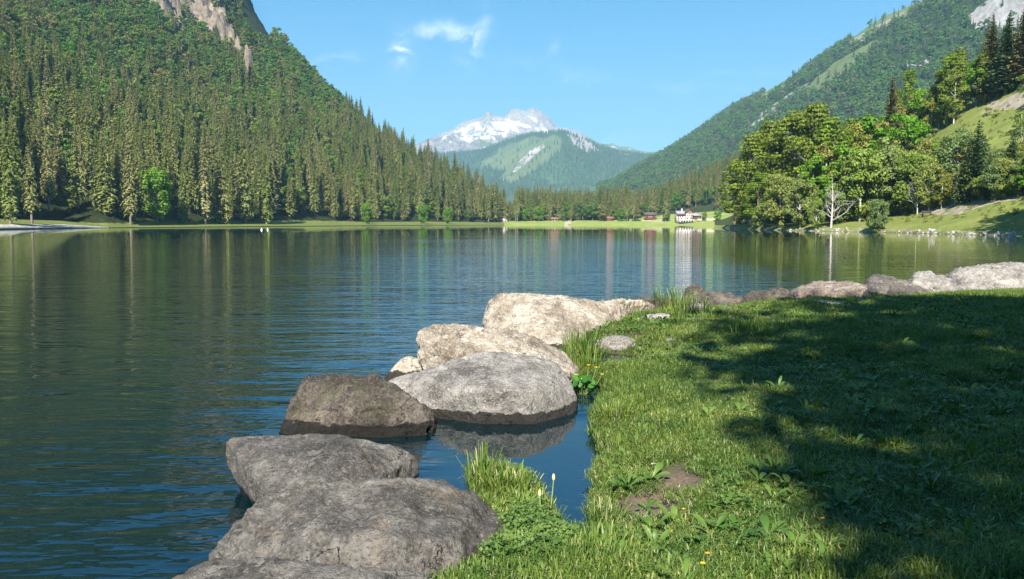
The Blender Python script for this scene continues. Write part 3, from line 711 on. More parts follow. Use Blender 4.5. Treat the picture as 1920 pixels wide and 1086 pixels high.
# lake bed, reaching under everything
m_bed, nt, out = material('lake_bed')
P = nt.node('ShaderNodeNewGeometry').outputs['Position']
nt.set(out.inputs[0], nt.node('ShaderNodeBsdfPrincipled', Base_Color=nt.ramp(nt.noise(P, 1.5, 6, .6), [(.3, (.03, .04, .03)), (.7, (.08, .085, .06))]), Roughness=.9))
link('ground', mesh('ground', [(-30000, -20000, -4), (30000, -20000, -4), (30000, 40000, -4), (-30000, 40000, -4)], [(0, 1, 2, 3)], None, [m_bed]), kind='structure')

# ------------------------------------------------------------------ water
m_w, nt, out = material('lake_water')
P = nt.node('ShaderNodeNewGeometry').outputs['Position']
sp = nt.node('ShaderNodeSeparateXYZ', i0=P); X, Y = sp.outputs[0], sp.outputs[1]
dist = nt.math('SQRT', nt.math('ADD', nt.math('MULTIPLY', X, X), nt.math('MULTIPLY', Y, Y)))
big = nt.noise(nt.scale(P, (.03, .05, 1)), 1.0, 3, .5)
w1 = nt.noise(nt.scale(P, (.9, 3.6, 1)), 1.0, 3, .45, .25)
w2 = nt.noise(nt.scale(P, (.28, 1.0, 1)), 1.0, 2, .5)
w3 = nt.noise(nt.scale(P, (3.0, 9.0, 1)), 1.0, 2, .5)
h = nt.math('ADD', nt.math('MULTIPLY', w1, .058), nt.math('ADD', nt.math('MULTIPLY', w2, .07), nt.math('MULTIPLY', w3, .018)))
gust = nt.step(big, .38, .62, .55, 1.15)
far = nt.step(dist, 14.0, 160.0, 1.0, .07)
far2 = nt.step(dist, 10.0, 40.0, 1.0, .62)
calm = nt.step(nt.math('SUBTRACT', nt.math('ADD', X, nt.math('MULTIPLY', Y, .0)), nt.math('MULTIPLY', Y, .13)), 2.0, 7.0, 1.0, .45)
# the pool between boulders and bank is sheltered
pool = nt.math('MULTIPLY', nt.step(X, -.75, -.30), nt.step(Y, 6.9, 6.3))
shel = nt.math('SUBTRACT', 1.0, nt.math('MULTIPLY', pool, .93))
h = nt.math('MULTIPLY', h, nt.math('MULTIPLY', nt.math('MULTIPLY', gust, far), nt.math('MULTIPLY', nt.math('MULTIPLY', calm, far2), shel)))
bp = nt.node('ShaderNodeBump', Strength=1.0, Distance=.85, Height=h)
b = nt.node('ShaderNodeBsdfPrincipled', Base_Color=(.001, .0095, .0125), Roughness=.015, IOR=1.62); b.inputs['Specular Tint'].default_value = (.60, .92, 1.0, 1)
nt.set(b.inputs['Normal'], bp); nt.set(out.inputs[0], b)
link('lake_water', mesh('lake_water', [(-1500, -60, 0), (900, -60, 0), (900, 1200, 0), (-1500, 1200, 0)], [(0, 1, 2, 3)], None, [m_w]), kind='structure', label='rippled green and blue lake surface')

# ------------------------------------------------------------------ boulders
def boulder(name, pts, mat, vox=.02, back=.25, base=1.04, depth=.45, amp=(.014, .007, .004), strata=0.0, sdir=(0, 0, 1), sm=3, seed=1, label=None, group='boulders along the water edge', extra=(), cat='boulder', nf=5, chip=0):
    top = np.array([on_z(px, py, z) for px, py, z in pts])
    c = top.mean(0)
    bk = top.copy(); bk[:, 1] += back; bk[:, 2] = bk[:, 2] * .55 - .03
    bot = top.copy(); bot[:, :2] = c[:2] + (bot[:, :2] - c[:2]) * base; bot[:, 2] = -depth
    bb = bk.copy(); bb[:, :2] = c[:2] + (bb[:, :2] - c[:2]) * base; bb[:, 2] = -depth
    P = np.concatenate([top, bk, bot, bb] + ([np.array([on_z(*e) for e in extra])] if len(extra) else []))
    bm = bmesh.new()
    for p in P: bm.verts.new(p - c * np.array([1, 1, 0]))
    bmesh.ops.convex_hull(bm, input=bm.verts)
    for v in [v for v in bm.verts if not v.link_faces]: bm.verts.remove(v)
    me = bpy.data.meshes.new(name); bm.to_mesh(me); bm.free()
    o = bpy.data.objects.new('tmp', me); COL.objects.link(o)
    m = o.modifiers.new('r', 'REMESH'); m.mode = 'VOXEL'; m.voxel_size = vox
    s_ = o.modifiers.new('s', 'SMOOTH'); s_.iterations = sm; s_.factor = .5
    bpy.context.view_layer.update()
    me2 = bpy.data.meshes.new_from_object(o.evaluated_get(bpy.context.evaluated_depsgraph_get()))
    bpy.data.objects.remove(o); bpy.data.meshes.remove(me)
    n = len(me2.vertices); V = np.zeros(n * 3); me2.vertices.foreach_get('co', V); V = V.reshape(-1, 3)
    N = np.zeros(n * 3); me2.vertex_normals.foreach_get('vector', N); N = N.reshape(-1, 3)
    rk = np.random.default_rng(seed + 900); ext = np.abs(V).max(0); cc = V.mean(0)
    for _ in range(nf):
        d_ = rk.normal(0, 1, 3); d_[2] = abs(d_[2]) * .8; d_ /= np.linalg.norm(d_); q = (V - cc) @ d_; lim = q.max() * rk.uniform(.93, .99)
        V = V - np.maximum(q - lim, 0)[:, None] * d_ * .93
    W = V + c * np.array([1, 1, 0])
    wp = W + .06 * np.stack([fbm(W * 3, 3, seed + 5), fbm(W * 3, 3, seed + 6), fbm(W * 3, 3, seed + 7)], -1)
    dsp = 1.3 * amp[0] * fbm(W * 2.6, 3, seed) + 1.5 * amp[1] * fbm(wp * 8, 5, seed + 10, .6, True) + amp[2] * fbm(wp * 38, 4, seed + 20, .6)
    dsp += .5 * amp[1] * fbm(wp * 19 + 5, 4, seed + 61, .6, True)
    for _ in range(5):      # cracks
        d_ = rk.normal(0, 1, 3); d_[2] *= .5; d_ /= np.linalg.norm(d_); o_ = rk.uniform(-.5, .5) * ext.max(); q = (V - cc) @ d_ - o_ + .05 * fbm(W * 5, 4, seed + 70 + _)
        on = smooth(vnoise(W * 2.2 + 9 * _, seed + 80 + _), -.05, .3); dsp -= on * (.006 + .6 * vox) * np.exp(-(q / (vox * .8 + .003)) ** 2); dsp += on * .005 * np.sign(q) * np.exp(-np.abs(q) / .12)
    if chip:
        Kn = max(14, int(chip * 34)); si = rk.choice(n, Kn, replace=False); S_ = V[si]; Nn = N[si] + rk.normal(0, .16, (Kn, 3)); Nn /= np.linalg.norm(Nn, axis=1)[:, None]
        Vw = V + .05 * np.stack([fbm(W * 7, 3, seed + 91), fbm(W * 7, 3, seed + 92), fbm(W * 7, 3, seed + 93)], -1)
        D2 = ((Vw[:, None] - S_[None]) ** 2).sum(-1); w_ = np.exp(-(D2 - D2.min(1)[:, None]) / .0007); w_ /= w_.sum(1)[:, None]
        q = ((V[:, None] - S_[None]) * Nn[None]).sum(-1); q = q - ((w_ * q).sum(0) / (w_.sum(0) + 1e-6))[None] + .004; mv = np.clip(q, -.09, .09)
        V = V - chip * ((w_ * mv)[..., None] * Nn[None]).sum(1)
    # pits and chips
    pit = vnoise(wp * 14, seed + 31); dsp -= amp[1] * 1.2 * smooth(pit, .62, .8)
    if strata:
        sd_ = np.array(sdir, float); sd_ /= np.linalg.norm(sd_); q = (wp @ sd_) * 1.0
        q2 = np.stack([q * 16, (wp @ np.cross(sd_, [.3, 1, .2])) * 2.2, (wp @ np.cross(sd_, [1, -.2, .5])) * 2.2], -1)
        dsp += strata * fbm(q2, 4, seed + 40, .55, True)
    V = V + N * dsp[:, None]
    me2.vertices.foreach_set('co', V.astype(np.float32).ravel()); me2.update()
    me2.polygons.foreach_set('use_smooth', np.ones(len(me2.polygons), bool))
    me2.materials.clear(); me2.materials.append(mat); me2.name = name
    return link(name, me2, None, (c[0], c[1], 0), label, cat, group)

BO = 'boulder'
boulder(BO, [(470, 960, .27), (505, 925, .31), (580, 910, .35), (680, 903, .37), (760, 903, .37), (840, 909, .33), (890, 930, .27), (925, 962, .2), (940, 1020, .1), (935, 1062, .05), (410, 1030, .10), (440, 992, .18), (388, 1052, .06), (378, 1075, .02), (950, 1005, .14), (956, 1050, .06),
             (600, 1010, .30), (750, 1020, .30), (850, 1020, .26), (560, 1075, .20), (750, 1090, .18), (880, 1090, .10), (450, 1070, .15)], M_rock_grey, .0125, .12, 1.02, seed=101, nf=3, amp=(.018, .014, .006), strata=.012, sdir=(.5, .3, .8), sm=2,
        label='broad grey boulder with a wrinkled face, nearest the viewer beside the clover')
boulder('stone_ledge', [(330, 1082, .22), (400, 1052, .26), (480, 1054, .27), (560, 1062, .27), (700, 1070, .26), (790, 1080, .22), (840, 1110, .18), (300, 1130, .2), (840, 1200, .2), (300, 1200, .2)], M_rock_grey, .014, .04, 1.02, seed=102, nf=0, strata=.022, sdir=(.05, .2, 1), sm=3,
        label='low layered stone ledge cut off by the bottom edge of the picture', cat='stone ledge')
boulder(BO, [(424, 823, .30), (440, 819, .31), (500, 816, .31), (560, 815, .31), (640, 819, .31), (700, 827, .30), (750, 839, .26), (779, 855, .20), (786, 872, .14), (772, 896, .04), (700, 905, .18), (600, 915, .22), (500, 920, .18), (440, 860, .22), (470, 895, .15), (550, 860, .29), (650, 860, .29)],
        M_rock_grey, .0125, .0, .42, seed=103, sm=1, nf=2, amp=(.010, .007, .005), label='flat grey slab with a pointed left end overhanging the dark water')
boulder(BO, [(524, 812, .0), (532, 790, .07), (545, 765, .15), (560, 728, .28), (575, 706, .38), (620, 702, .40), (665, 705, .39), (705, 709, .37), (745, 724, .33), (782, 750, .24), (803, 775, .14), (812, 792, .06), (812, 808, 0), (790, 816, 0), (700, 820, 0), (600, 821, 0), (545, 818, 0), (700, 760, .22), (610, 760, .22)],
        M_rock_brown, .0125, .30, 1.0, seed=104, sm=0, nf=2, amp=(.018, .016, .006), label='dark brown boulder with a flat top and a wet black foot')
boulder(BO, [(716, 712, .02), (735, 690, .12), (755, 670, .22), (768, 667, .23), (790, 673, .2), (818, 684, .14), (820, 706, .02), (770, 712, .02)], M_rock_pale, .016, .35, 1.0, seed=105, sm=4, label='small ochre topped boulder peeping out behind the dark brown one')
boulder(BO, [(812, 780, 0), (870, 784, 0), (950, 785, 0), (1040, 783, 0), (1074, 776, 0), (1082, 762, .04), (1079, 742, .12), (1068, 716, .22), (1052, 692, .32), (1035, 678, .38), (1000, 668, .42), (950, 662, .45), (910, 660, .46), (870, 667, .43), (830, 682, .37), (790, 697, .30), (750, 707, .25), (722, 716, .2), (735, 750, .08), (760, 775, 0), (900, 730, .28), (1000, 735, .26)],
        M_rock_light, .0145, .35, 1.0, seed=106, sm=3, amp=(.012, .006, .004), nf=5, label='rounded light grey boulder mirrored in the still pool')
boulder(BO, [(784, 624, .50), (800, 614, .53), (850, 609, .55), (900, 616, .52), (945, 623, .48), (1000, 636, .40), (1035, 648, .33), (1055, 668, .2), (1070, 690, .1), (792, 642, .42), (812, 657, .36), (832, 674, .28), (880, 690, .25), (1000, 700, .25), (1070, 705, .16), (1084, 694, .1)], M_rock_pale, .016, .0, .4, seed=107, sm=0, nf=2, strata=.018, sdir=(.3, -.4, 1), amp=(.03, .02, .007),
        label='cream coloured boulder with a jagged snout jutting left over the water')
boulder(BO, [(909, 604, .20), (911, 585, .32), (922, 563, .48), (942, 552, .57), (985, 554, .57), (1030, 560, .53), (1075, 562, .5), (1118, 565, .46), (1165, 572, .38), (1175, 590, .24), (1130, 612, .12), (1085, 640, .08), (1040, 652, .06), (980, 645, .06), (925, 622, .14)], M_rock_pale, .02, .3, 1.0, seed=108, sm=0, nf=3, strata=.02, sdir=(.2, .5, .8), amp=(.03, .02, .007),
        label='largest cream boulder, farthest out, with its back against the blue ripples')
boulder(BO, [(1085, 590, .25), (1110, 568, .42), (1160, 562, .46), (1200, 563, .43), (1228, 574, .32), (1232, 590, .15), (1180, 600, .08), (1110, 605, .08)], M_rock_pale, .02, .3, 1.0, seed=109, sm=0, nf=3, amp=(.03, .020, .007), strata=.02, sdir=(-.6, .2, .7), label='lower cream boulder adjoining the largest cream one on its right')
boulder(BO, [(1182, 572, .32), (1200, 560, .42), (1240, 558, .44), (1266, 563, .38), (1278, 575, .26), (1275, 590, .1), (1200, 592, .1)], M_rock_brown, .02, .4, 1.0, seed=110, sm=0, nf=3, amp=(.03, .020, .007), label='low brown boulder just left of the tall grass tuft by the shore')
boulder(BO, [(1284, 562, .28), (1286, 545, .42), (1292, 534, .50), (1302, 533, .51), (1314, 540, .46), (1330, 556, .34), (1346, 575, .18), (1352, 590, .05), (1330, 598, 0), (1292, 594, 0)], M_rock_brown, .02, .25, 1.0, seed=111, sm=0, nf=3, amp=(.03, .020, .007), strata=.02, sdir=(.5, .1, -.5), label='pointed dark brown rock standing at the start of the far row')
boulder(BO, [(1320, 552, .26), (1340, 546, .29), (1372, 548, .28), (1396, 562, .18), (1400, 575, .05), (1345, 580, .03)], M_rock_brown, .022, .5, 1.0, seed=112, sm=0, nf=3, amp=(.03, .020, .007), label='low flat dark rock just right of the pointed brown one')
boulder(BO, [(1398, 560, .18), (1402, 552, .24), (1432, 544, .30), (1464, 537, .34), (1478, 546, .28), (1491, 562, .13), (1490, 574, .02), (1420, 576, .02)], M_rock_brown, .022, .5, 1.0, seed=113, sm=0, nf=3, amp=(.03, .020, .007), label='dark wedge shaped rock rising to the right, with a rusty end')
boulder(BO, [(1500, 548, .24), (1504, 536, .33), (1525, 531, .37), (1565, 529, .39), (1605, 532, .37), (1641, 538, .34), (1643, 556, .16), (1640, 570, .02), (1580, 572, .0), (1504, 566, .02)], M_rock_warm, .022, .55, 1.0, seed=114, sm=0, nf=3, amp=(.03, .020, .007), strata=.04, sdir=(.1, .1, 1), label='long low block of brown stone with a sunlit top edge')
boulder(BO, [(1630, 524, .46), (1642, 515, .52), (1662, 518, .50), (1700, 533, .38), (1742, 550, .2), (1748, 562, .05), (1690, 566, .02), (1640, 566, .02), (1634, 545, .3)], M_rock_grey, .022, .45, .98, seed=115, sm=0, nf=3, amp=(.03, .020, .007), strata=.045, sdir=(.4, .1, 1), label='grey slab tilting down to the right behind the lawn')
boulder(BO, [(1713, 528, .4), (1720, 512, .52), (1734, 509, .54), (1760, 516, .49), (1788, 533, .36), (1808, 549, .2), (1810, 560, .05), (1725, 560, .02)], M_rock_light, .022, .4, .98, seed=116, sm=0, nf=3, amp=(.03, .020, .007), strata=.04, sdir=(.4, .1, 1), label='pale wedge of stone between the tilted grey slab and the big end block')
boulder(BO, [(1788, 545, .22), (1790, 517, .48), (1800, 504, .60), (1850, 499, .63), (1905, 496, .66), (1960, 496, .66), (2010, 510, .5), (2025, 550, .1), (1795, 560, .02)], M_rock_light, .024, .7, .98, seed=117, sm=0, nf=3, strata=.055, sdir=(.6, .1, .7), amp=(.03, .02, .007), label='biggest pale grey block at the right end of the row, split by slanting joints')

def stone(px, py, wpx, h, mat, seed, label, z0=.15, asp=.6):
    p = on_z(px, py, z0)[:2]; rr = wpx / FPX * p[1] / 2; x, y = p; z0 = gz(x, y)
    r = np.random.default_rng(seed); bm = bmesh.new(); bmesh.ops.create_icosphere(bm, subdivisions=5, radius=1)
    V = np.array([v.co for v in bm.verts]); D = 1 + .28 * fbm(V * 1.1 + seed, 3, seed) + .10 * fbm(V * 3.5 + seed, 4, seed + 1, .6, True)
    V = V * D[:, None] * np.array([rr, rr * asp, h])
    for v, q in zip(bm.verts, V): v.co = q
    me = bpy.data.meshes.new('field_stone'); bm.to_mesh(me); bm.free(); me.polygons.foreach_set('use_smooth', np.ones(len(me.polygons), bool)); me.materials.append(mat)
    o = link('field_stone', me, None, (x, y, z0), label, 'stone', 'stones lying in the grass'); o.rotation_euler = (0, 0, r.uniform(-.3, .3)); return o
M_stone = rock_mat('field_stone', (.16, .14, .12), (.32, .29, .26), (.52, .48, .43), .2, wet=False)
STONES = [(1158, 636, 80, .13, 'pale rounded stone in the sunny grass above the little puddle'), (1235, 607, 60, .08, 'small stone at the foot of the tall grass tuft'),
          (1306, 600, 44, .14, 'upright grey brown stone in the grass below the pointed rock'), (1312, 612, 56, .045, 'flat pinkish stone set in the sunny grass'),
          (1364, 592, 36, .06, 'small round stone in the grass below the low flat rock'), (1430, 586, 56, .06, 'flat bluish stone in the shaded grass edge'), (1462, 580, 30, .05, 'tiny bluish stone nearest the dark wedge rock'),
          (1540, 580, 130, .06, 'long flat pinkish stone in front of the long low block'), (1615, 573, 60, .07, 'pale stone at the grass edge below the long low block'), (1378, 611, 30, .03, 'small pinkish stone alone in the grass'),
          (1262, 641, 30, .03, 'little pebble in the sunny grass above the bare earth'), (1715, 629, 105, .03, 'flat stone lying in the deep shade of the lawn')]
for i, (px, py, wp, h_, lb) in enumerate(STONES): stone(px, py, wp, h_, M_stone, 300 + i, lb)

# ------------------------------------------------------------------ lawn: grass, ground leaves
def grass_mat(name, cols, trans=.35):
    m, nt, out = material(name)
    oi = nt.node('ShaderNodeObjectInfo'); P = nt.node('ShaderNodeNewGeometry').outputs['Position']
    c = nt.ramp(nt.attr('tone'), [(i / (len(cols) - 1), c) for i, c in enumerate(cols)])
    c = nt.mix(1.0, c, nt.ramp(nt.noise(P, 2.4, 5, .65), [(.36, (.50, .64, .52)), (.64, (1.15, 1.08, .98))]), 'MULTIPLY')
    b = nt.node('ShaderNodeBsdfPrincipled', Base_Color=c, Roughness=.45); b.inputs['Specular IOR Level'].default_value = .35
    t = nt.node('ShaderNodeBsdfTranslucent', Color=nt.mix(1.0, c, (1.1, 1.2, .45), 'MULTIPLY'))
    nt.set(out.inputs[0], nt.node('ShaderNodeMixShader', i0=trans, i1=b, i2=t)); return m
M_grass = grass_mat('grass_blades', [(.075, .135, .022), (.125, .200, .034), (.185, .260, .055), (.270, .300, .095), (.46, .42, .24)])
M_weed = grass_mat('weed_leaves', [(.065, .140, .025), (.110, .190, .035), (.170, .240, .065)], .25)
def blades(seed, n, rad, hmin, hmax, wid, lean=.6, dry=.06, tuft=False):
    r = np.random.default_rng(seed); V, Q, T, tone = [], [], [], []; k = 0
    for i in range(n):
        a = r.uniform(0, 6.283); rr = rad * math.sqrt(r.random()); b = np.array([math.cos(a) * rr, math.sin(a) * rr, -.01])
        h_ = r.uniform(hmin, hmax); w_ = wid * r.uniform(.6, 1.3); ld = (a + r.normal(0, .6)) if tuft else r.uniform(0, 6.283)
        ln = abs(r.normal(lean * .6, lean * .4)) * h_; dv = np.array([math.cos(ld), math.sin(ld), 0]); sv = np.array([-dv[1], dv[0], 0])
        yaw = r.uniform(-.9, .9); sv = sv * math.cos(yaw) + dv * math.sin(yaw)
        p1 = b + dv * ln * .25 + np.array([0, 0, h_ * .5]); p2 = b + dv * ln * .62 + np.array([0, 0, h_ * .85]); p3 = b + dv * ln * 1.1 + np.array([0, 0, h_ * (1.0 - .35 * min(1, ln / h_))])
        V += [b - sv * w_ * .4, b + sv * w_ * .4, p1 - sv * w_ * .5, p1 + sv * w_ * .5, p2 - sv * w_ * .36, p2 + sv * w_ * .36, p3]
        Q += [(k, k + 1, k + 3, k + 2), (k + 2, k + 3, k + 5, k + 4)]; T.append((k + 4, k + 5, k + 6)); k += 7
        tone += [1.0 if r.random() < dry else r.uniform(0, .75)] * 7
    return mesh('grass_patch', V, Q, T, [M_grass], attrs={'tone': tone})
def rosette(seed, n, L, W, up=.5, mat=None):
    r = np.random.default_rng(seed); V, Q, tone = [], [], []; k = 0
    for i in range(n):
        a = i * 2.4 + r.normal(0, .3); l = L * r.uniform(.6, 1.15); w_ = W * r.uniform(.7, 1.2); u = up * r.uniform(.5, 1.5)
        dv = np.array([math.cos(a), math.sin(a), 0]); sv = np.array([-dv[1], dv[0], 0]); t_ = r.uniform(.1, .9)
        for j, (s, ww) in enumerate(((0, .12), (.25, .45), (.5, 1), (.78, .85), (1.0, .08))):
            c = dv * l * s + np.array([0, 0, l * (u * s - .55 * u * s * s) + .005]); V += [c - sv * w_ * ww * .5 + (0, 0, w_ * ww * .15), c + (0, 0, 0), c + sv * w_ * ww * .5 + (0, 0, w_ * ww * .15)]; tone += [t_] * 3
            if j: b = k + 3 * j; Q += [(b - 3, b - 2, b + 1, b), (b - 2, b - 1, b + 2, b + 1)]
        k += 15
    return mesh('weed_rosette', V, Q, None, [mat or M_weed], attrs={'tone': tone})
def clover(seed, n=20, rad=.09):
    r = np.random.default_rng(seed); V, Q, tone = [], [], []; k = 0
    for i in range(n):
        a = r.uniform(0, 6.283); rr = rad * math.sqrt(r.random()); c = np.array([math.cos(a) * rr, math.sin(a) * rr, r.uniform(.01, .085)]); t_ = r.uniform(.3, 1)
        for q in range(3):
            aa = a + q * 2.094; d_ = np.array([math.cos(aa), math.sin(aa), r.uniform(-.6, .8)]); s_ = np.array([-d_[1], d_[0], 0]); L = r.uniform(.009, .016)
            V += [c, c + d_ * L * .6 + s_ * L * .6, c + d_ * L * 1.25, c + d_ * L * .6 - s_ * L * .6]; Q.append((k, k + 1, k + 2, k + 3)); k += 4; tone += [t_] * 4
    return mesh('clover_patch', V, Q, None, [M_weed], attrs={'tone': tone})

def in_lawn(n, x0, x1, y0, y1, r, dmin=.0, mudclear=True):
    X = r.uniform(x0, x1, n); Y = r.uniform(y0, y1, n)
    z, ins, d_ = ground_z(X, Y); ok = ins & (d_ > dmin) & (z > .012)
    for p in puddles: ok &= ~(inpoly(X, Y, p) | (polydist(X, Y, p) < .06))
    if mudclear:
        for p in mud[:1]: ok &= ~((np.where(inpoly(X, Y, p), -1, 1) * polydist(X, Y, p) + .16 * vnoise(np.stack([X * 7, Y * 7, X * 0], -1), 33) < .12) & (r.random(n) > .06))
    # keep what the camera or a camera a step aside can see
    ok &= (np.abs(X) < Y * .78 + 1.5)
    return np.stack([X[ok], Y[ok], z[ok] - .005], -1), d_[ok]
r = np.random.default_rng(400)
gp = [blades(410, 150, .12, .022, .055, .0048, 1.1, .06), blades(411, 150, .12, .025, .062, .005, 1.2, .07), blades(412, 140, .12, .02, .05, .0045, 1.5, .10), blades(413, 120, .12, .03, .08, .0055, 1.1, .09), blades(414, 90, .11, .04, .11, .0055, .8, .1)]
Pn, dn = in_lawn(34000, -2, 8, 2.6, 9, r, .045)
Pf, df = in_lawn(20000, 0, 17, 9, 21, r, .03)
Pg = np.concatenate([Pn, Pf]); dg = np.concatenate([dn, df])
patch = fbm(np.concatenate([Pg[:, :2] * 1.1, np.zeros((len(Pg), 1))], 1), 3, 88)
sc_ = r.uniform(.75, 1.2, len(Pg)) * (1 + .45 * patch) * (1 + .2 * np.exp(-dg / .12))
sc_ *= np.where(Pg[:, 1] > 9, 1.1, 1)
idxs = np.where(patch + r.normal(0, .25, len(Pg)) > .25, r.integers(3, 5, len(Pg)), r.integers(0, 4, len(Pg)))
rot = np.stack([r.normal(0, .06, len(Pg)), r.normal(0, .06, len(Pg)), r.uniform(0, 6.28, len(Pg))], -1)
scatter_obj('grass', Pg, rot, np.stack([np.ones(len(Pg)) * 1.0, np.ones(len(Pg)), sc_], -1), idxs, gp, label='short green grass covering the bank', cat='grass', kind='stuff')
wp = [rosette(420, 7, .085, .022, 1.1), rosette(421, 6, .10, .026, 1.3), rosette(422, 5, .09, .034, 1.2), rosette(423, 9, .06, .018, 1.0)]
Pw, dw = in_lawn(11000, -1, 13, 2.6, 15, r, .08)
pw = fbm(np.concatenate([Pw[:, :2] * .8, np.zeros((len(Pw), 1))], 1), 3, 99); k = pw + r.normal(0, .25, len(Pw)) > -.12; Pw = Pw[k]
Pw[:, 2] += .018
scatter_obj('ground_cover', Pw, np.stack([r.normal(0, .2, len(Pw)), r.normal(0, .2, len(Pw)), r.uniform(0, 6.28, len(Pw))], -1), np.repeat(r.uniform(.55, 1.15, (len(Pw), 1)), 3, 1), r.integers(0, 4, len(Pw)), wp,
            label='broad leaved plantain and dandelion rosettes among the grass', cat='ground cover', kind='stuff')
Xc, Yc = [], []
cz = zpts([(925, 1000), (1000, 960), (1045, 1010), (1060, 1060), (1010, 1090), (930, 1090)], .12)
X = r.uniform(-.3, .45, 900); Y = r.uniform(3.2, 4.4, 900); z, ins, d_ = ground_z(X, Y); ok = ins & inpoly(X, Y, cz)
X2 = r.uniform(.2, 9, 1500); Y2 = r.uniform(3.2, 12, 1500); z2, ins2, d2 = ground_z(X2, Y2); ok2 = ins2 & (vnoise(np.stack([X2 * 1.2, Y2 * 1.2, X2 * 0], -1), 5) > .25)
for p in mud[:1]: ok2 &= ~(inpoly(X2, Y2, p) | (polydist(X2, Y2, p) < .12))
Pc = np.concatenate([np.stack([X[ok], Y[ok], z[ok] + .035], -1), np.stack([X2[ok2], Y2[ok2], z2[ok2]], -1)])
scatter_obj('clover', Pc, np.stack([Pc[:, 0] * 0, Pc[:, 0] * 0, r.uniform(0, 6.28, len(Pc))], -1), np.ones((len(Pc), 3)), r.integers(0, 2, len(Pc)), [clover(430), clover(431)],
            label='bright green clover spreading beside the nearest boulder', cat='clover', kind='stuff')

# tall tufts, each a plant
def tuft(px, py, hpx, n, rad, label, seed, z=.08, name='grass_tuft', dry=.08):
    x, y = on_z(px, py, z)[:2]; h_ = hpx / FPX * y
    r_ = np.random.default_rng(seed)
    me = blades(seed, n, rad, h_ * .45, h_ * 1.15, .006 + h_ * .01, .5, dry, True)
    return link(name, me, None, (x, y, max(gz(x, y), 0) - .01), label, 'grass tuft', 'tall grass tufts at the water edge')
TUFTS = [(905, 900, 85, 50, .08, 'long bladed sedge tuft behind the nearest boulder, leaning over the pool'), (950, 925, 60, 160, .13, 'dense dark green grass tuft beside the two closed dandelions'), (985, 950, 42, 130, .12, 'shorter fine grass tuft at the tip of the green tongue'),
         (1098, 690, 60, 130, .16, 'bright grass tuft between the cream boulder and the tiny puddle'), (1090, 655, 60, 140, .22, 'tall pale grass tuft against the cream boulder'), (1165, 605, 45, 150, .3, 'sunny grass tuft in front of the lower cream boulder'),
         (1262, 598, 50, 200, .38, 'thick bright tuft right of the low brown boulder'), (1290, 612, 40, 140, .3, 'bright tuft below the pointed brown rock'), (1155, 792, 45, 160, .12, 'lush overhanging grass tuft on the right edge of the pool'), (1165, 845, 40, 140, .12, 'lush grass tuft above the small mud notch'),
         (1135, 975, 55, 120, .10, 'straw flecked grass tuft on the right bank of the pool'), (1085, 1085, 50, 160, .12, 'bright grass tuft at the inner end of the pool'), (1150, 1075, 60, 160, .2, 'grass tuft at the bottom of the picture beside the orange flower'), (990, 1088, 70, 160, .16, 'fine grass tuft below the clover'), (1420, 655, 40, 130, .4, 'dark tuft on the edge of the shade')]
for i, (px, py, hp, n, rad, lb) in enumerate(TUFTS): tuft(px, py, hp, n, rad, lb, 500 + i, dry=.25 if 'straw' in lb else .06)

# marsh marigold, flowers, dandelions
def flat_mat(name, col, rough=.5, trans=0):
    m, nt, out = material(name)
    n_ = nt.noise(nt.node('ShaderNodeTexCoord').outputs['Object'], 60, 3, .6)
    c = nt.mix(1.0, nt.ramp(n_, [(.3, (.8, .8, .8)), (.7, (1.15, 1.15, 1.15))]), col, 'MULTIPLY')
    nt.set(out.inputs[0], nt.node('ShaderNodeBsdfPrincipled', Base_Color=c, Roughness=rough)); return m
M_yellow = flat_mat('yellow_petals', (.75, .45, .01)); M_orange = flat_mat('orange_petals', (.70, .27, .02)); M_stem = flat_mat('plant_stem', (.22, .30, .09)); M_bud = flat_mat('closed_bud', (.55, .58, .25))
M_marsh = grass_mat('marigold_leaves', [(.035, .125, .015), (.055, .17, .02), (.09, .22, .03)], .2)
def petals(c, rad, n=5, cup=.35, yaw=0, mb=None):
    mb = mb or MB()
    for i in range(n):
        a = yaw + i * 6.283 / n; d_ = np.array([math.cos(a), math.sin(a), cup]); s_ = np.array([-math.sin(a), math.cos(a), 0])
        mb.add([c, c + d_ * rad * .55 + s_ * rad * .42, c + d_ * rad, c + d_ * rad * .55 - s_ * rad * .42], [(0, 1, 2, 3)])
    return mb
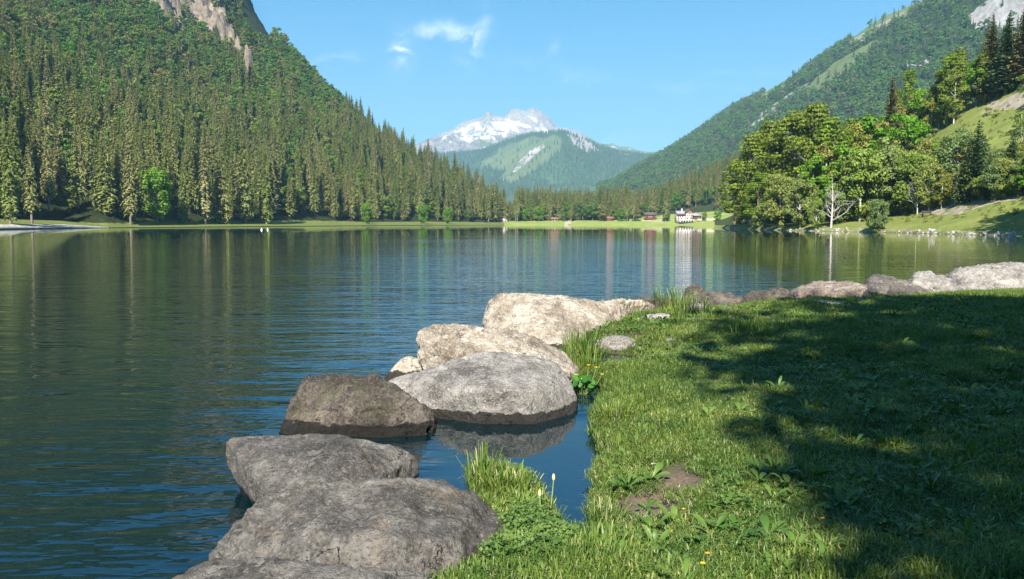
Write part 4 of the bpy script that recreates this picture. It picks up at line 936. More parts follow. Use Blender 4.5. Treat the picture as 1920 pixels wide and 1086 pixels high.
def marigold():
    x, y = on_z(1088, 738, 0)[:2]; root = link('marsh_marigold', None, None, (x, y, .0), 'glossy leaved marsh marigold with yellow flowers beside the light grey boulder', 'flowering plant')
    r_ = np.random.default_rng(71); mb = MB(); st = MB(); V, Q, tone, k = [], [], [], 0
    for i in range(34):
        a = r_.uniform(0, 6.28); rr = .16 * math.sqrt(r_.random()); c = np.array([math.cos(a) * rr, math.sin(a) * rr, r_.uniform(.03, .17)]); R_ = r_.uniform(.022, .042)
        nrm = np.array([math.cos(a) * .4 + r_.normal(0, .25), -.45 + r_.normal(0, .25), .8]); nrm /= np.linalg.norm(nrm); u = np.cross(nrm, [0, 0, 1]); u /= np.linalg.norm(u); v = np.cross(nrm, u); t_ = r_.uniform(.1, 1)
        ring = [c + nrm * (-R_ * .12)] + [c + (u * math.cos(b) + v * math.sin(b)) * R_ * (1 if j else .35) + nrm * R_ * .1 * math.cos(2 * b) for j, b in enumerate(np.arange(9) * 6.283 / 9)]
        V += ring; Q += [(k, k + 1 + j, k + 1 + (j + 1) % 9) for j in range(9)]; k += 10; tone += [t_] * 10
        st.tube([(c[0] * .2, c[1] * .2, -.05), (c[0] * .7, c[1] * .7, c[2] * .6), c], [.003, .0025, .002], 4)
    link('foliage', mesh('foliage', V, None, Q, [M_marsh], attrs={'tone': tone}), root)
    for (fx, fy) in ((1080, 704), (1104, 686), (1118, 690), (1129, 703), (1092, 712)):
        d_ = y - .02 + r_.uniform(-.05, .05); p = at_dist(fx, fy, d_) - np.array([x, y, 0])
        st.tube([(p[0] * .3, p[1] * .3, -.03), (p[0] * .8, p[1] * .8, p[2] * .6), p], [.003, .0025, .002], 4)
        link('flower', petals(p, .021, 5, .5, r_.uniform(0, 1)).mesh('flower', [M_yellow]), root)
    link('stem', st.mesh('stem', [M_stem]), root)
marigold()
fmesh = petals(np.array([0, 0, .055]), .016, 9, .25).mesh('flower_head', [M_yellow]); omesh = petals(np.array([0, 0, .06]), .014, 9, .25).mesh('flower_head', [M_orange])
stm = MB().tube([(0, 0, -.02), (.004, 0, .03), (0, 0, .056)], [.002, .0018, .0016], 5).mesh('stem', [M_stem])
FL = [(1112, 1012, 'o', 'orange flower at the inner end of the pool, left of the bare earth'), (1282, 953, 'o', 'orange flower just below the bare earth patch'), (1326, 1052, 'o', 'orange flower near the bottom edge of the lawn'), (1257, 997, 'o', 'rusty orange flower between the earth patch and the bottom edge'), (1541, 1008, 'o', 'orange flower glowing in the deep shade'), (1318, 1068, 'y', 'yellow flower lowest in the picture'),
      (1295, 642, 'y', 'single yellow flower near the edge of the shade'), (1209, 600, 'y', 'yellow flower by the lower cream boulder'), (1157, 725, 'y', 'yellow flower just right of the marsh marigold'), (1175, 770, 'y', 'yellow flower on the lush edge of the pool'), (1700, 706, 'y', 'small yellow flower alone in the shaded lawn'), (1878, 568, 'y', 'yellow flower by the lawn edge below the big end block'), (1133, 757, 'y', 'yellow flower low at the water on the pool edge')]
for px, py, k_, lb in FL:
    x, y = on_z(px, py, .2)[:2]; o = link('wildflower', None, None, (x, y, gz(x, y) + .01), lb, 'flower', 'small flowers in the lawn')
    link('flower_head', fmesh if k_ == 'y' else omesh, o); link('stem', stm, o); o.scale = (.75 + y * .025,) * 3
for (bx, by, tx, ty, lb) in [(1012, 975, 1012, 930, 'short stemmed closed dandelion nearest the clover'), (1030, 955, 1038, 900, 'tall stemmed closed dandelion leaning over the blue pool')]:
    p = on_z(bx, by, .1); q = at_dist(tx, ty, p[1]) - p; root = link('closed_dandelion', None, None, p, lb, 'flower')
    link('stem', MB().tube([(0, 0, -.06), q * .5 + np.array([.004, 0, 0]), q], [.0042, .0035, .003], 6).mesh('stem', [M_stem]), root)
    link('bud', MB().tube([q - [0, 0, .002], q + [0, 0, .008], q + [0, 0, .022], q + [0, 0, .034]], [.005, .009, .008, .003], 8).mesh('bud', [M_bud], shade=True), root)
# scrap of pale dry leaf
m_dry = flat_mat('dry_leaf', (.55, .47, .38))
x, y = on_z(1216, 862, .17)[:2]
link('dry_leaf', rosette(77, 1, .06, .035, .3, m_dry), None, (x, y, gz(x, y) + .02), 'pale curled dry leaf on the grass above the bare earth', 'leaf')

# ------------------------------------------------------------------ trees behind the viewer, whose shade lies on the lawn
for i, (x, y, h_, pr) in enumerate([(4.0, -7.6, 20, 0), (2.5, -4.0, 9.2, 1), (9.2, -8.2, 22, 1), (14.5, -8, 21.8, 2), (20.5, -8.6, 22.4, 0), (27, -8, 21, 1), (34, -8, 21, 2), (7.4, -11.5, 23, 2), (11.5, -12, 23.5, 0), (18, -12.5, 24, 1)]):
    place(BEECH[pr], (x, y, .2), h_, .78, i * 1.3, 'dense beech standing behind the viewer, shading the lawn', 'tree', 'beeches behind the viewer')

# ------------------------------------------------------------------ forest on the left side
r = np.random.default_rng(600)
wgt = np.zeros(left.G.shape[:2]); wgt[9:] = 1; wgt[75:] = .8; wgt[134:] = .25
P, I, J = left.sample(42000, r, wgt)
P = P[thin(P, 6.9)]
qx, qy = project(P)
ok = (P[:, 1] > 60) & (qx > -500) & (qx < 960)
for p in cliff_polys: ok &= ~(inpoly(qx, qy, p) & (r.random(len(P)) > .14))
ok &= ~((qy < 80) & (vnoise(np.stack([P[:, 0] * .02, P[:, 1] * .02, P[:, 0] * 0], -1), 8) > .45))
wallp = [(436, -90), (446, 0), (453, 28), (466, 50), (480, 66), (496, 80), (500, 100), (514, 100), (514, 80), (500, 50), (482, 15), (462, -40), (450, -90)]
ok &= ~(inpoly(qx, qy, wallp) | inpoly(qx, qy - 18, wallp))
# no tree out on the grass spit
ok &= ~((qx < 205) & (P[:, 2] < 4.0) & (P[:, 1] < 285) & (qy > 405))
P = P[ok]; qx = qx[ok]; qy = qy[ok]
frac = np.clip((P[:, 2] - 10) / 75, 0, 1) * .62 + .13
frac = frac + .22 * ((qx > 480) & (qy < 210)) + .25 * fbm(np.concatenate([P[:, :2] * .013, np.zeros((len(P), 1))], 1), 3, 12)
frac *= np.where(qx > 650, .45, 1)
isb = r.random(len(P)) < frac
H = np.where(isb, r.uniform(12, 20, len(P)), r.uniform(19, 33, len(P)) * np.where(P[:, 2] > 120, .72, 1))
forest_pts = [(P, isb, H)]
# centre and wooded rise
wgt = np.zeros(mid.G.shape[:2]); wgt[9:] = 1; wgt[30:] = .0
P2, I, J = mid.sample(9000, r, wgt); P2 = P2[thin(P2, 5.5)]; qx2, qy2 = project(P2)
ok = (qx2 > 925) & (qx2 < 1600) & ~((qx2 > 1195) & (qx2 < 1345) & (P2[:, 1] < 664)); P2 = P2[ok]; qx2 = qx2[ok]
isb2 = r.random(len(P2)) < np.where(P2[:, 1] < 690, .35, .12); H2 = np.where(isb2, r.uniform(10, 17, len(P2)), r.uniform(22, 31, len(P2)) * np.where(qx2 > 1180, .8, 1.0))
H2 = np.where((qx2 > 935) & (qx2 < 965), H2 * .6, H2)
forest_pts.append((P2, isb2, H2))
P = np.concatenate([f[0] for f in forest_pts]); isb = np.concatenate([f[1] for f in forest_pts]); H = np.concatenate([f[2] for f in forest_pts])
qx, qy = project(P); hp = H * FPX / P[:, 1]
inv = (qx > -5) & (qx < 1925) & (qy - hp < 430) & (qy > 5)

def zone(px, py, conifer, h):
    k = 'spruce' if conifer else 'broadleaf tree'
    if py > 395:
        if px < 130: return 'tall dark %s behind the grassy spit' % k
        if px < 262: return '%s in the dark lakeside wood right of the spit' % k
        if px < 480: return 'olive %s in the lakeside row near the bright green tree' % k
        if px < 700: return 'olive %s in the middle of the left lakeside row' % k
        if px < 945: return '%s in the far end of the left lakeside row' % k
        if px < 1060: return '%s at the head of the lake behind the small huts' % k
        if px < 1170: return '%s at the head of the lake behind the red cabin' % k
        if px < 1260: return '%s at the head of the lake behind the brown chalet' % k
        return '%s on the shore beside the white inn' % k
    if px > 1150: return 'brownish %s on the wooded rise behind the white inn' % k
    if px > 925: return '%s inside the wood at the head of the lake' % k
    v = 'low on' if py > 330 else 'halfway up' if py > 200 else 'high on'
    hpos = 'its dark left part' if px < 250 else 'its middle' if px < 520 else 'its right shoulder' if px < 760 else 'its far right foot'
    return '%s %s the left mountainside, in %s' % (k, v, hpos)
TONE = ['slender', 'full skirted', 'broad', 'bare stemmed', 'thin crowned']
ORD = ['first', 'second', 'third', 'fourth', 'fifth', 'sixth', 'seventh', 'eighth', 'ninth', 'tenth', 'eleventh', 'twelfth']
rest = np.ones(len(P), bool); lbs, todo, fronts = [], [], {}
for con in (True, False):
    cand = np.where(inv & (isb != con))[0]; cand = cand[np.argsort(-hp[cand])][:298]
    for rank, i in enumerate(cand):
        pr = (SPR if con else MIX)[(i * 7) % (5 if con else 4)]
        zn = zone(qx[i], qy[i], con, H[i]); front = qy[i] > 395 and con
        lb = (TONE[(i * 7) % 5] + ' ' if con else ['round', 'wide', 'tall', 'ragged'][(i * 7) % 4] + ' ') + zn
        if front: fronts.setdefault(zn, []).append((qx[i], len(lbs)))
        lbs.append(lb); todo.append((pr, P[i], H[i], zn, con, rank)); rest[i] = False
ORD2 = ORD + ['thirteenth', 'fourteenth', 'fifteenth', 'sixteenth', 'seventeenth', 'eighteenth', 'nineteenth', 'twentieth']
for zn, L in fronts.items():
    L.sort()
    for k, (_, j) in enumerate(L):
        o_ = ORD2[k] + ' from the left' if k < 20 else (ORD2[len(L) - 1 - k] + ' from the right' if len(L) - 1 - k < 20 else 'midway along')
        lbs[j] = '%s, %s' % (zn, o_)
for lb, (pr, p_, h_, zn, con, rank) in zip(lbs, todo):
        place(pr, p_, h_, rnd.uniform(.85, 1.15), None, lb, 'spruce' if con else 'tree', lb + 's' if False else 'trees: ' + zn, parts=rank < 70)
ids = np.where(rest)[0]; n = len(ids)
cats = np.where(isb[ids], 5 + r.integers(0, 4, n), r.integers(0, 5, n)); base = np.where(isb[ids], 17.0, 26.0)
s = H[ids] / base; wd = r.uniform(.85, 1.2, n)
protos_f = [p.whole for p in SPR] + [p.whole for p in MIX]
def split_forest(name, sel, label):
    k = ids[sel]
    scatter_obj(name, P[k], np.stack([0 * k, 0 * k, r.uniform(0, 6.28, len(k))], -1), np.stack([s[sel] * wd[sel], s[sel] * wd[sel], s[sel]], -1), cats[sel], protos_f, label=label, cat='forest', kind='stuff')
split_forest('forest', np.ones(n, bool), 'dense mixed forest of spruces and broadleaf trees covering the lakeside slopes')
print('forest', len(P), 'individual', (~rest).sum(), 'stuff', n)

# explicit trees on the left shore
def at_loft(lf, px, py):
    h_ = lf.hit(px, py); return h_
def named(lf, proto, px, by, ty, label, cat='tree', wid=1.0, parts=True, rot=None, name=None, group=None, sink=0.0):
    p = lf.hit(px, by)
    if p is None: return None
    h_ = (by - ty) / FPX * p.y
    return place(proto, (p.x, p.y, p.z - sink), h_, wid, rot, label, cat, group, parts, name)
named(left, BRIGHT[0], 295, 417, 305, 'brilliant green broadleaf tree standing alone at the left shore', wid=.85)
for px, ty, wd_, pr, lb in [(245, 250, .8, 1, 'tall brownish spruce just left of the brilliant green tree'), (20, 205, .8, 0, 'dark lakeside spruce at the left border behind the spit'), (60, 270, .9, 3, 'spruce with a pale bare trunk behind the spit'), (345, 285, .75, 0, 'narrow olive spruce just right of the brilliant green tree'),
                            (385, 250, .8, 1, 'shaggy pinkish brown spruce right of the brilliant green tree'), (415, 268, .85, 2, 'olive spruce with a white bare stem foot at the left shore'), (460, 240, .75, 4, 'tall slim spruce in the left lakeside row, over two white floats'),
                            (500, 262, .8, 0, 'full olive spruce right of the two white floats')]:
    named(left, SPR[pr], px, 420, ty, lb, 'spruce', wd_)
for px, ty, lb in [(688, 375, 'small bright broadleaf tree in the middle of the left lakeside row'), (793, 378, 'small light green broadleaf tree near the far end of the left shore'), (840, 385, 'bright green bushy tree at the far end of the left shore'), (925, 388, 'dark bushy conifer alone on the lawn left of the small hut')]:
    named(left if px < 900 else mid, (BRIGHT if px < 900 else FIR)[0], px, 420.5, ty, lb, wid=.8)
for i, (px, ty) in enumerate([(1010, 385), (1058, 392), (985, 390), (1130, 380), (1165, 390), (1195, 385), (1250, 395), (1320, 395), (1345, 392)]):
    named(mid, (BRIGHT, MIX)[i % 2][i % 2], px, 415, ty, ['round green tree between the two small huts', 'dark round bush beside the lawn track', 'green tree behind the small hut', 'light green tree left of the red cabin', 'green tree right of the red cabin', 'green tree left of the brown chalet',
          'dark green tree between the brown chalet and the white inn', 'green tree right of the white inn', 'green tree on the lawn edge below the big beeches'][i])
named(mid, SPR[1], 1248, 416, 340, 'dark footed spruce directly left of the white inn', 'spruce', .9)
for i, (px, ty) in enumerate([(967, 352), (970, 350), (1071, 362), (1176, 358), (1188, 355)]):
    named(mid, SPR[3], px, 415.5, ty, ['spruce with two pale trunks right of the small hut', 'slim spruce with a pale trunk right of the small hut', 'pale trunked spruce beside the lawn track', 'spruce with a long white bare trunk near the red cabin', 'pale trunked spruce left of the brown chalet'][i], 'spruce', .8)

# ------------------------------------------------------------------ forest on the far right mountain and the distant ridge (one mass each)
r = np.random.default_rng(700)
wgt = np.ones(right.G.shape[:2]); wgt[:6] = 0; wgt[90:] = .4
P, I, J = right.sample(34000, r, wgt); qx, qy = project(P); g = right.at['grass'][I, J]; k_ = right.at['rock'][I, J]
ok = (qx > 1100) & (qx < 2150) & (r.random(len(P)) > g * .97) & (r.random(len(P)) > k_ * 1.05); P = P[ok]; P = P[thin(P, 6.5)]; n = len(P)
con = r.random(n) < .33; H = np.where(con, r.uniform(14, 24, n), r.uniform(10, 17, n))
scatter_obj('distant_forest', P, np.stack([0 * H, 0 * H, r.uniform(0, 6.28, n)], -1), np.repeat((H / np.where(con, 24, 15))[:, None], 3, 1), np.where(con, r.integers(0, 2, n), 2 + r.integers(0, 3, n)), [p.whole for p in SPR_LO] + [p.whole for p in MIX_LO],
            label='bluish green forest covering the far right mountainside', cat='forest', kind='stuff')
print('right forest', n)
P, I, J = ridge.sample(60000, r); qx, qy = project(P); g = ridge.at['grass'][I, J]
ok = (qx > 740) & (qx < 1320) & (qy < 372) & (r.random(len(P)) > g * 1.35) & (r.random(len(P)) > ridge.at['rock'][I, J] * 1.1); P = P[ok]; P = P[thin(P, 15)]; n = len(P); H = r.uniform(18, 30, n)
cone = MB(); 
for k in range(3): cone.add([(math.cos(a) * (3.2 - k * .8), math.sin(a) * (3.2 - k * .8), k * 6 + .5) for a in np.arange(6) * 1.047] + [(0, 0, 12 + k * 6)], None, [(i, (i + 1) % 6, 6) for i in range(6)])
cone = cone.mesh('distant_conifer', [leaf_mat('ridge_needles', [(.035, .065, .030), (.060, .100, .045), (.045, .080, .032)], .1, .2, .2)])
scatter_obj('ridge_forest', P, np.stack([0 * H, 0 * H, r.uniform(0, 6.28, n)], -1), np.repeat((H / 24)[:, None], 3, 1) * np.array([1.3, 1.3, 1]), np.zeros(n), [cone], label='blue hazed conifer forest on the distant ridge below the snowy peak', cat='forest', kind='stuff')
print('ridge forest', n)

# ------------------------------------------------------------------ trees of the right bank
RB = [
 (BEECH[0], 1378, 424, 300, .75, 'dense dark beech at the tip of the right bank'), (BEECH[1], 1405, 422, 255, .75, 'dense beech second from the tip of the right bank'), (BEECH[2], 1440, 419, 228, .8, 'towering dark beech third from the tip of the right bank'),
 (BEECH[0], 1485, 416, 208, .8, 'towering dark beech in the middle of the right bank grove'), (BEECH[1], 1522, 414, 200, .8, 'tallest dark beech of the right bank grove'), (BEECH[2], 1560, 412, 222, .8, 'dark beech at the right end of the grove'),
 (SPR[3], 1432, 405, 212, .8, 'thin grey spruce poking out of the beech grove'), (SPR_BIG[0], 1452, 395, 214, .6, 'rusty topped spruce just behind the beech grove'),
 (BEECH[0], 1420, 427, 320, .7, 'low spreading beech over the water at the bank tip'), (WILLOW[0], 1462, 427, 318, .8, 'grey green willow in front of the beech grove'), (WILLOW[1], 1500, 428, 330, .8, 'grey green willow left of the white dead tree'),
 (BRIGHT[1], 1520, 420, 290, .8, 'fresh green tree behind the white dead tree'), (OLIVE[0], 1545, 418, 268, .8, 'yellowish birch above the white dead tree'), (BRIGHT[0], 1585, 412, 262, .9, 'fresh green tree right of the beech grove'),
 (OLIVE[1], 1600, 398, 235, .9, 'golden green birch behind the grey willows'), (WILLOW[0], 1612, 415, 270, .95, 'large grey green willow above the lone waterside bush'), (BRIGHT[1], 1625, 385, 218, .8, 'light green tree on the slope left of the rusty spruce'),
 (WILLOW[1], 1648, 408, 265, .9, 'grey green willow right above the lone waterside bush'), (OLIVE[2], 1640, 375, 225, .9, 'golden birch left below the rusty spruce'), (SPR_BIG[0], 1667, 330, 145, 1.15, 'rusty brown spruce standing clear on the slope'),
 (FIR[0], 1625, 370, 205, .7, 'small dark fir left of the rusty spruce'), (OLIVE[0], 1675, 398, 262, .8, 'olive birch with a hazy crown above the bench'), (BRIGHT[0], 1695, 330, 205, .9, 'yellow green tree right below the rusty spruce'),
 (OLIVE[1], 1690, 400, 300, .7, 'pale stemmed birch leaning by the bench'), (WILLOW[0], 1715, 398, 275, .9, 'grey green willow behind the bench'), (OLIVE[2], 1725, 385, 262, .8, 'olive birch right of the bench'),
 (WILLOW[1], 1742, 395, 300, .8, 'low grey green willow above the scree'), (OLIVE[0], 1765, 392, 318, .9, 'mustard coloured bushy birch at the left end of the scree'), (OLIVE[1], 1790, 384, 325, .9, 'mustard coloured bushy birch on the scree'),
 (FIR[1], 1812, 380, 262, .8, 'dark fir left of the tallest slope fir'), (FIR[0], 1828, 374, 225, .9, 'tallest dark fir on the lower slope'), (FIR[1], 1852, 375, 285, .8, 'bushy dark fir right of the tallest slope fir'), (WILLOW[1], 1865, 378, 300, .8, 'grey green willow among the slope firs'),
 (FIR[0], 1895, 362, 242, .85, 'dark fir near the right border'), (WILLOW[0], 1885, 372, 290, .8, 'grey green willow near the right border'), (BRIGHT[1], 1915, 370, 310, .8, 'fresh green shrub tree at the right border'), (OLIVE[2], 1935, 360, 270, .8, 'olive birch cut by the right border'),
 (WILLOW[0], 1770, 330, 250, .8, 'grey green willow halfway up the grass slope'), (WILLOW[1], 1740, 340, 255, .8, 'grey green willow left of the grass slope'), (OLIVE[0], 1705, 300, 215, .8, 'golden birch at the foot of the grass ridge'), (BEECH[1], 1700, 262, 135, .6, 'dark rounded beech behind the grass ridge'),
 (BRIGHT[0], 1728, 262, 158, .8, 'light green tree behind the grass ridge, left of the birches'), (OLIVE[2], 1745, 255, 160, .7, 'pale stemmed birch on the grass ridge'), (OLIVE[1], 1760, 245, 150, .7, 'slim birch with bare white stems on the grass ridge'),
 (OLIVE[0], 1788, 232, 130, .8, 'tall thin birch left of the vivid green ridge tree'), (BEECH[2], 1795, 220, 92, .55, 'dark beech crown above the birches of the ridge'), (BRIGHT[1], 1830, 200, 105, .9, 'vivid green tree on the grass ridge'), (BEECH[0], 1775, 238, 100, .5, 'dark beech behind the slim birches'),
 (SPR_BIG[0], 1855, 188, 32, 1.2, 'big brown spruce first on the top of the ridge'), (SPR_BIG[1], 1885, 178, 28, 1.25, 'big dark spruce second on the top of the ridge'), (SPR_BIG[2], 1915, 160, 8, 1.2, 'big brown spruce at the right border on the ridge'), (SPR_BIG[0], 1945, 140, -10, .95, 'big brown spruce partly outside the right border'),
 (BEECH[0], 1845, 195, 95, .5, 'dark shrubby beech below the ridge spruces'), (BEECH[1], 1880, 170, 85, .5, 'dark beech at the foot of the ridge spruces'), (OLIVE[1], 1905, 158, 85, .7, 'olive birch under the ridge spruces'),
]
for (pr, px, by, ty, wd_, lb) in RB:
    named(bank, pr, px, by, ty, lb, 'spruce' if 'spruce' in lb else 'fir' if ' fir' in lb else 'tree', wd_, group='trees on the right bank')
named(bank, BARE, 1558, 427, 335, 'bare white dead tree standing at the right shore', 'dead tree', 1.0, rot=.3)
named(bank, BARE, 1720, 402, 318, 'slim bare white tree left of the scree', 'dead tree', .6, rot=2.0)
named(bank, WILLOW[0], 1645, 437, 368, 'lone pale grey willow bush growing out of the waterside', 'bush', .8)
named(bank, WILLOW[1], 1530, 431, 372, 'small thin willow left of the white dead tree', 'bush', .7)
named(bank, SHRUB[1], 1430, 429, 385, 'round grey shrub at the water below the beeches', 'bush', 1.0)
# shrubs scattered on bank and slope
r = np.random.default_rng(800); P, I, J = bank.sample(700, r); qx, qy = project(P)
k = np.where((qx > 1390) & (qx < 1930) & (I > 6) & (I < 72) & (qy < 425))[0][:130]
for i in k:
    sh = r.random(); where = 'on the grass slope' if qy[i] < 300 else 'under the bank trees' if qx[i] < 1680 else 'above the scree' if qy[i] < 375 else 'on the waterside grass'
    vis = inpoly(np.array([qx[i]]), np.array([qy[i]]), [(1690, 400), (1750, 378), (1925, 345), (1925, 440), (1690, 440)])[0]
    if vis and r.random() < .8: continue
    place((SHRUB if sh < .7 else OLIVE)[i % 2], P[i], r.uniform(1.5, 4.0) if qy[i] < 300 else r.uniform(1.5, 6), 1.1, None, ['low', 'rounded', 'straggly', 'small'][i % 4] + ' green shrub ' + where, 'shrub', 'shrubs ' + where, parts=False, name='leafy_shrub')
EXTRA = [(WILLOW, 1700, 398, 352), (OLIVE, 1722, 393, 345), (WILLOW, 1748, 391, 340), (BRIGHT, 1772, 388, 345), (FIR, 1805, 382, 300), (OLIVE, 1822, 378, 335), (WILLOW, 1842, 378, 325), (OLIVE, 1868, 374, 318), (BRIGHT, 1888, 371, 325), (WILLOW, 1908, 368, 305), (FIR, 1925, 366, 280),
         (OLIVE, 1735, 350, 262), (WILLOW, 1760, 345, 262), (WILLOW, 1795, 345, 245), (OLIVE, 1812, 335, 250), (FIR, 1845, 350, 262), (WILLOW, 1868, 345, 275), (OLIVE, 1905, 335, 268), (BRIGHT, 1655, 398, 330), (OLIVE, 1668, 402, 345), (BEECH, 1585, 408, 330), (BRIGHT, 1612, 410, 345), (WILLOW, 1570, 420, 350),
         (OLIVE, 1630, 415, 375), (OLIVE, 1655, 330, 240), (BRIGHT, 1675, 300, 218), (OLIVE, 1715, 262, 175), (OLIVE, 1640, 300, 225), (BEECH, 1600, 350, 225), (BRIGHT, 1655, 250, 190)]
NM = {id(WILLOW): 'grey green willow', id(OLIVE): 'olive yellow birch', id(BRIGHT): 'fresh green maple', id(FIR): 'dark young fir', id(BEECH): 'deep green beech'}
for j, (L_, px, by, ty) in enumerate(EXTRA):
    wh = 'at the back of the scree' if by > 364 and px > 1690 else 'in the slope thicket' if px > 1720 else 'inside the bank wood'
    named(bank, L_[j % len(L_)], px, by, ty, '%s %s, %s' % (NM[id(L_)], wh, ['at its left end', 'a third of the way along', 'in its middle', 'two thirds along', 'at its right end'][min(4, int((px - (1690 if px > 1690 else 1570)) / (240 if px > 1690 else 110) * 5))]), 'tree', 1.05, group='thicket trees on the right bank')
r = np.random.default_rng(810); P, I, J = bank.sample(9000, r); qx, qy = project(P)
nn = vnoise(np.stack([P[:, 0] * .12, P[:, 1] * .12, P[:, 0] * 0], -1), 4)
k = (qx > 1380) & (qx < 2300) & (I > 4) & (nn + r.normal(0, .3, len(P)) > -.05); P = P[k]; n = len(P)
scatter_obj('undergrowth', P, np.stack([r.normal(0, .2, n), r.normal(0, .2, n), r.uniform(0, 6.28, n)], -1), np.repeat(r.uniform(.07, .26, (n, 1)), 3, 1) * np.array([1.3, 1.3, .8]), r.integers(0, 4, n), [SHRUB[0].crown, SHRUB[1].crown, SHRUB_O.crown, SHRUB_O.crown],
            label='rough weeds and low scrub covering the right bank', cat='undergrowth', kind='stuff')
# trees beyond the right border, whose shade falls on the scree
for i, (x, y, h_) in enumerate([(64.5, 77.5, 32), (73, 85, 34), (80, 96, 30), (75, 75, 32)]):
    place(BEECH[i % 3], (x, y, 1.5), h_, .8, i, 'beech beyond the right border shading the bank', 'tree', 'beeches beyond the right border')

# ------------------------------------------------------------------ buildings at the head of the lake
def plain(name, c, rough=.8, sc_=1.5, v=.2):
    m, nt, out = material(name); P = nt.node('ShaderNodeTexCoord').outputs['Object']
    cc = nt.mix(1.0, nt.ramp(nt.noise(P, sc_, 5, .6), [(.3, (1 - v,) * 3), (.7, (1 + v,) * 3)]), c, 'MULTIPLY')
    nt.set(out.inputs[0], nt.node('ShaderNodeBsdfPrincipled', Base_Color=cc, Roughness=rough)); return m
M_wall = plain('white_render', (.50, .44, .39), v=.08); M_wood = plain('brown_timber', (.20, .085, .045)); M_pink = plain('red_timber', (.30, .12, .08)); M_roof = plain('slate_roof', (.26, .25, .27)); M_droof = plain('dark_roof', (.09, .07, .06))
M_glass = plain('window_glass', (.03, .035, .04), .15); M_log = plain('log_wall', (.20, .11, .065)); M_white = plain('white_paint', (.8, .8, .78), v=.05); M_stonew = plain('stone_wall', (.45, .40, .33))
def gable(w_, d_, z0, rise, over=.6, th=.25, flip=False):
    """roof with the ridge along x (or y when flipped), w_ across x, d_ across y"""
    mb = MB(); W, D = (d_, w_) if flip else (w_, d_); a = W / 2 + over; b = D / 2 + over; k = rise / (D / 2); ze = z0 - over * k
    V = [(-a, -b, ze), (a, -b, ze), (a, 0, z0 + rise), (-a, 0, z0 + rise), (a, b, ze), (-a, b, ze)]
    V = [(x, y, z + t) for t in (0, th) for x, y, z in V]
    if flip: V = [(-y, x, z) for x, y, z in V]
    mb.add(V, [(6, 7, 8, 9), (9, 8, 10, 11), (1, 0, 3, 2), (2, 3, 5, 4), (0, 1, 7, 6), (5, 11, 10, 4), (1, 2, 8, 7), (2, 4, 10, 8), (0, 6, 9, 3), (3, 9, 11, 5)]); return mb
def house(name, label, px, py, w_, d_, hw, rise, m_wall, m_roof, rot=0, flip=False, wins=(), cat='house', up=None, extra=None):
    p = mid.hit(px, py); root = link(name, None, None, (p.x, p.y, p.z - .3), label, cat); root.rotation_euler = (0, 0, rot)
    lo = hw if up is None else up[0]
    link('wall', MB().box(-w_ / 2, w_ / 2, -d_ / 2, d_ / 2, 0, lo).mesh('wall', [m_wall]), root)
    if up is not None: link('upper_wall', MB().box(-w_ / 2 - .1, w_ / 2 + .1, -d_ / 2 - .1, d_ / 2 + .1, lo + .003, hw).mesh('upper_wall', [up[1]]), root)
    g = MB()
    if flip: g.add([(-w_ / 2, -d_ / 2, hw), (w_ / 2, -d_ / 2, hw), (0, -d_ / 2, hw + rise * .98), (-w_ / 2, d_ / 2, hw), (w_ / 2, d_ / 2, hw), (0, d_ / 2, hw + rise * .98)], None, [(0, 1, 2), (4, 3, 5)])
    else: g.add([(-w_ / 2, -d_ / 2, hw), (-w_ / 2, d_ / 2, hw), (-w_ / 2, 0, hw + rise * .98), (w_ / 2, -d_ / 2, hw), (w_ / 2, d_ / 2, hw), (w_ / 2, 0, hw + rise * .98)], None, [(1, 0, 2), (3, 4, 5)])
    link('gable', g.mesh('gable', [up[1] if up else m_wall]), root)
    link('roof', gable(w_, d_, hw, rise, .8, .25, flip).mesh('roof', [m_roof]), root)
    for (x, z, ww, hh, nm) in wins:
        o = link(nm, MB().box(x - ww / 2, x + ww / 2, -d_ / 2 - .16, -d_ / 2 - .11, z, z + hh).mesh(nm, [M_glass if nm == 'window' else M_wood]), root)
        if nm == 'window':
            f = MB(); t = .12
            f.box(x - ww / 2 - t, x + ww / 2 + t, -d_ / 2 - .2, -d_ / 2 - .17, z + hh, z + hh + t).box(x - ww / 2 - t, x + ww / 2 + t, -d_ / 2 - .2, -d_ / 2 - .17, z - t, z)
            link('frame', f.mesh('frame', [M_wood]), o)
    if extra: extra(root); root.scale = (.66, .66, .66)
    return root
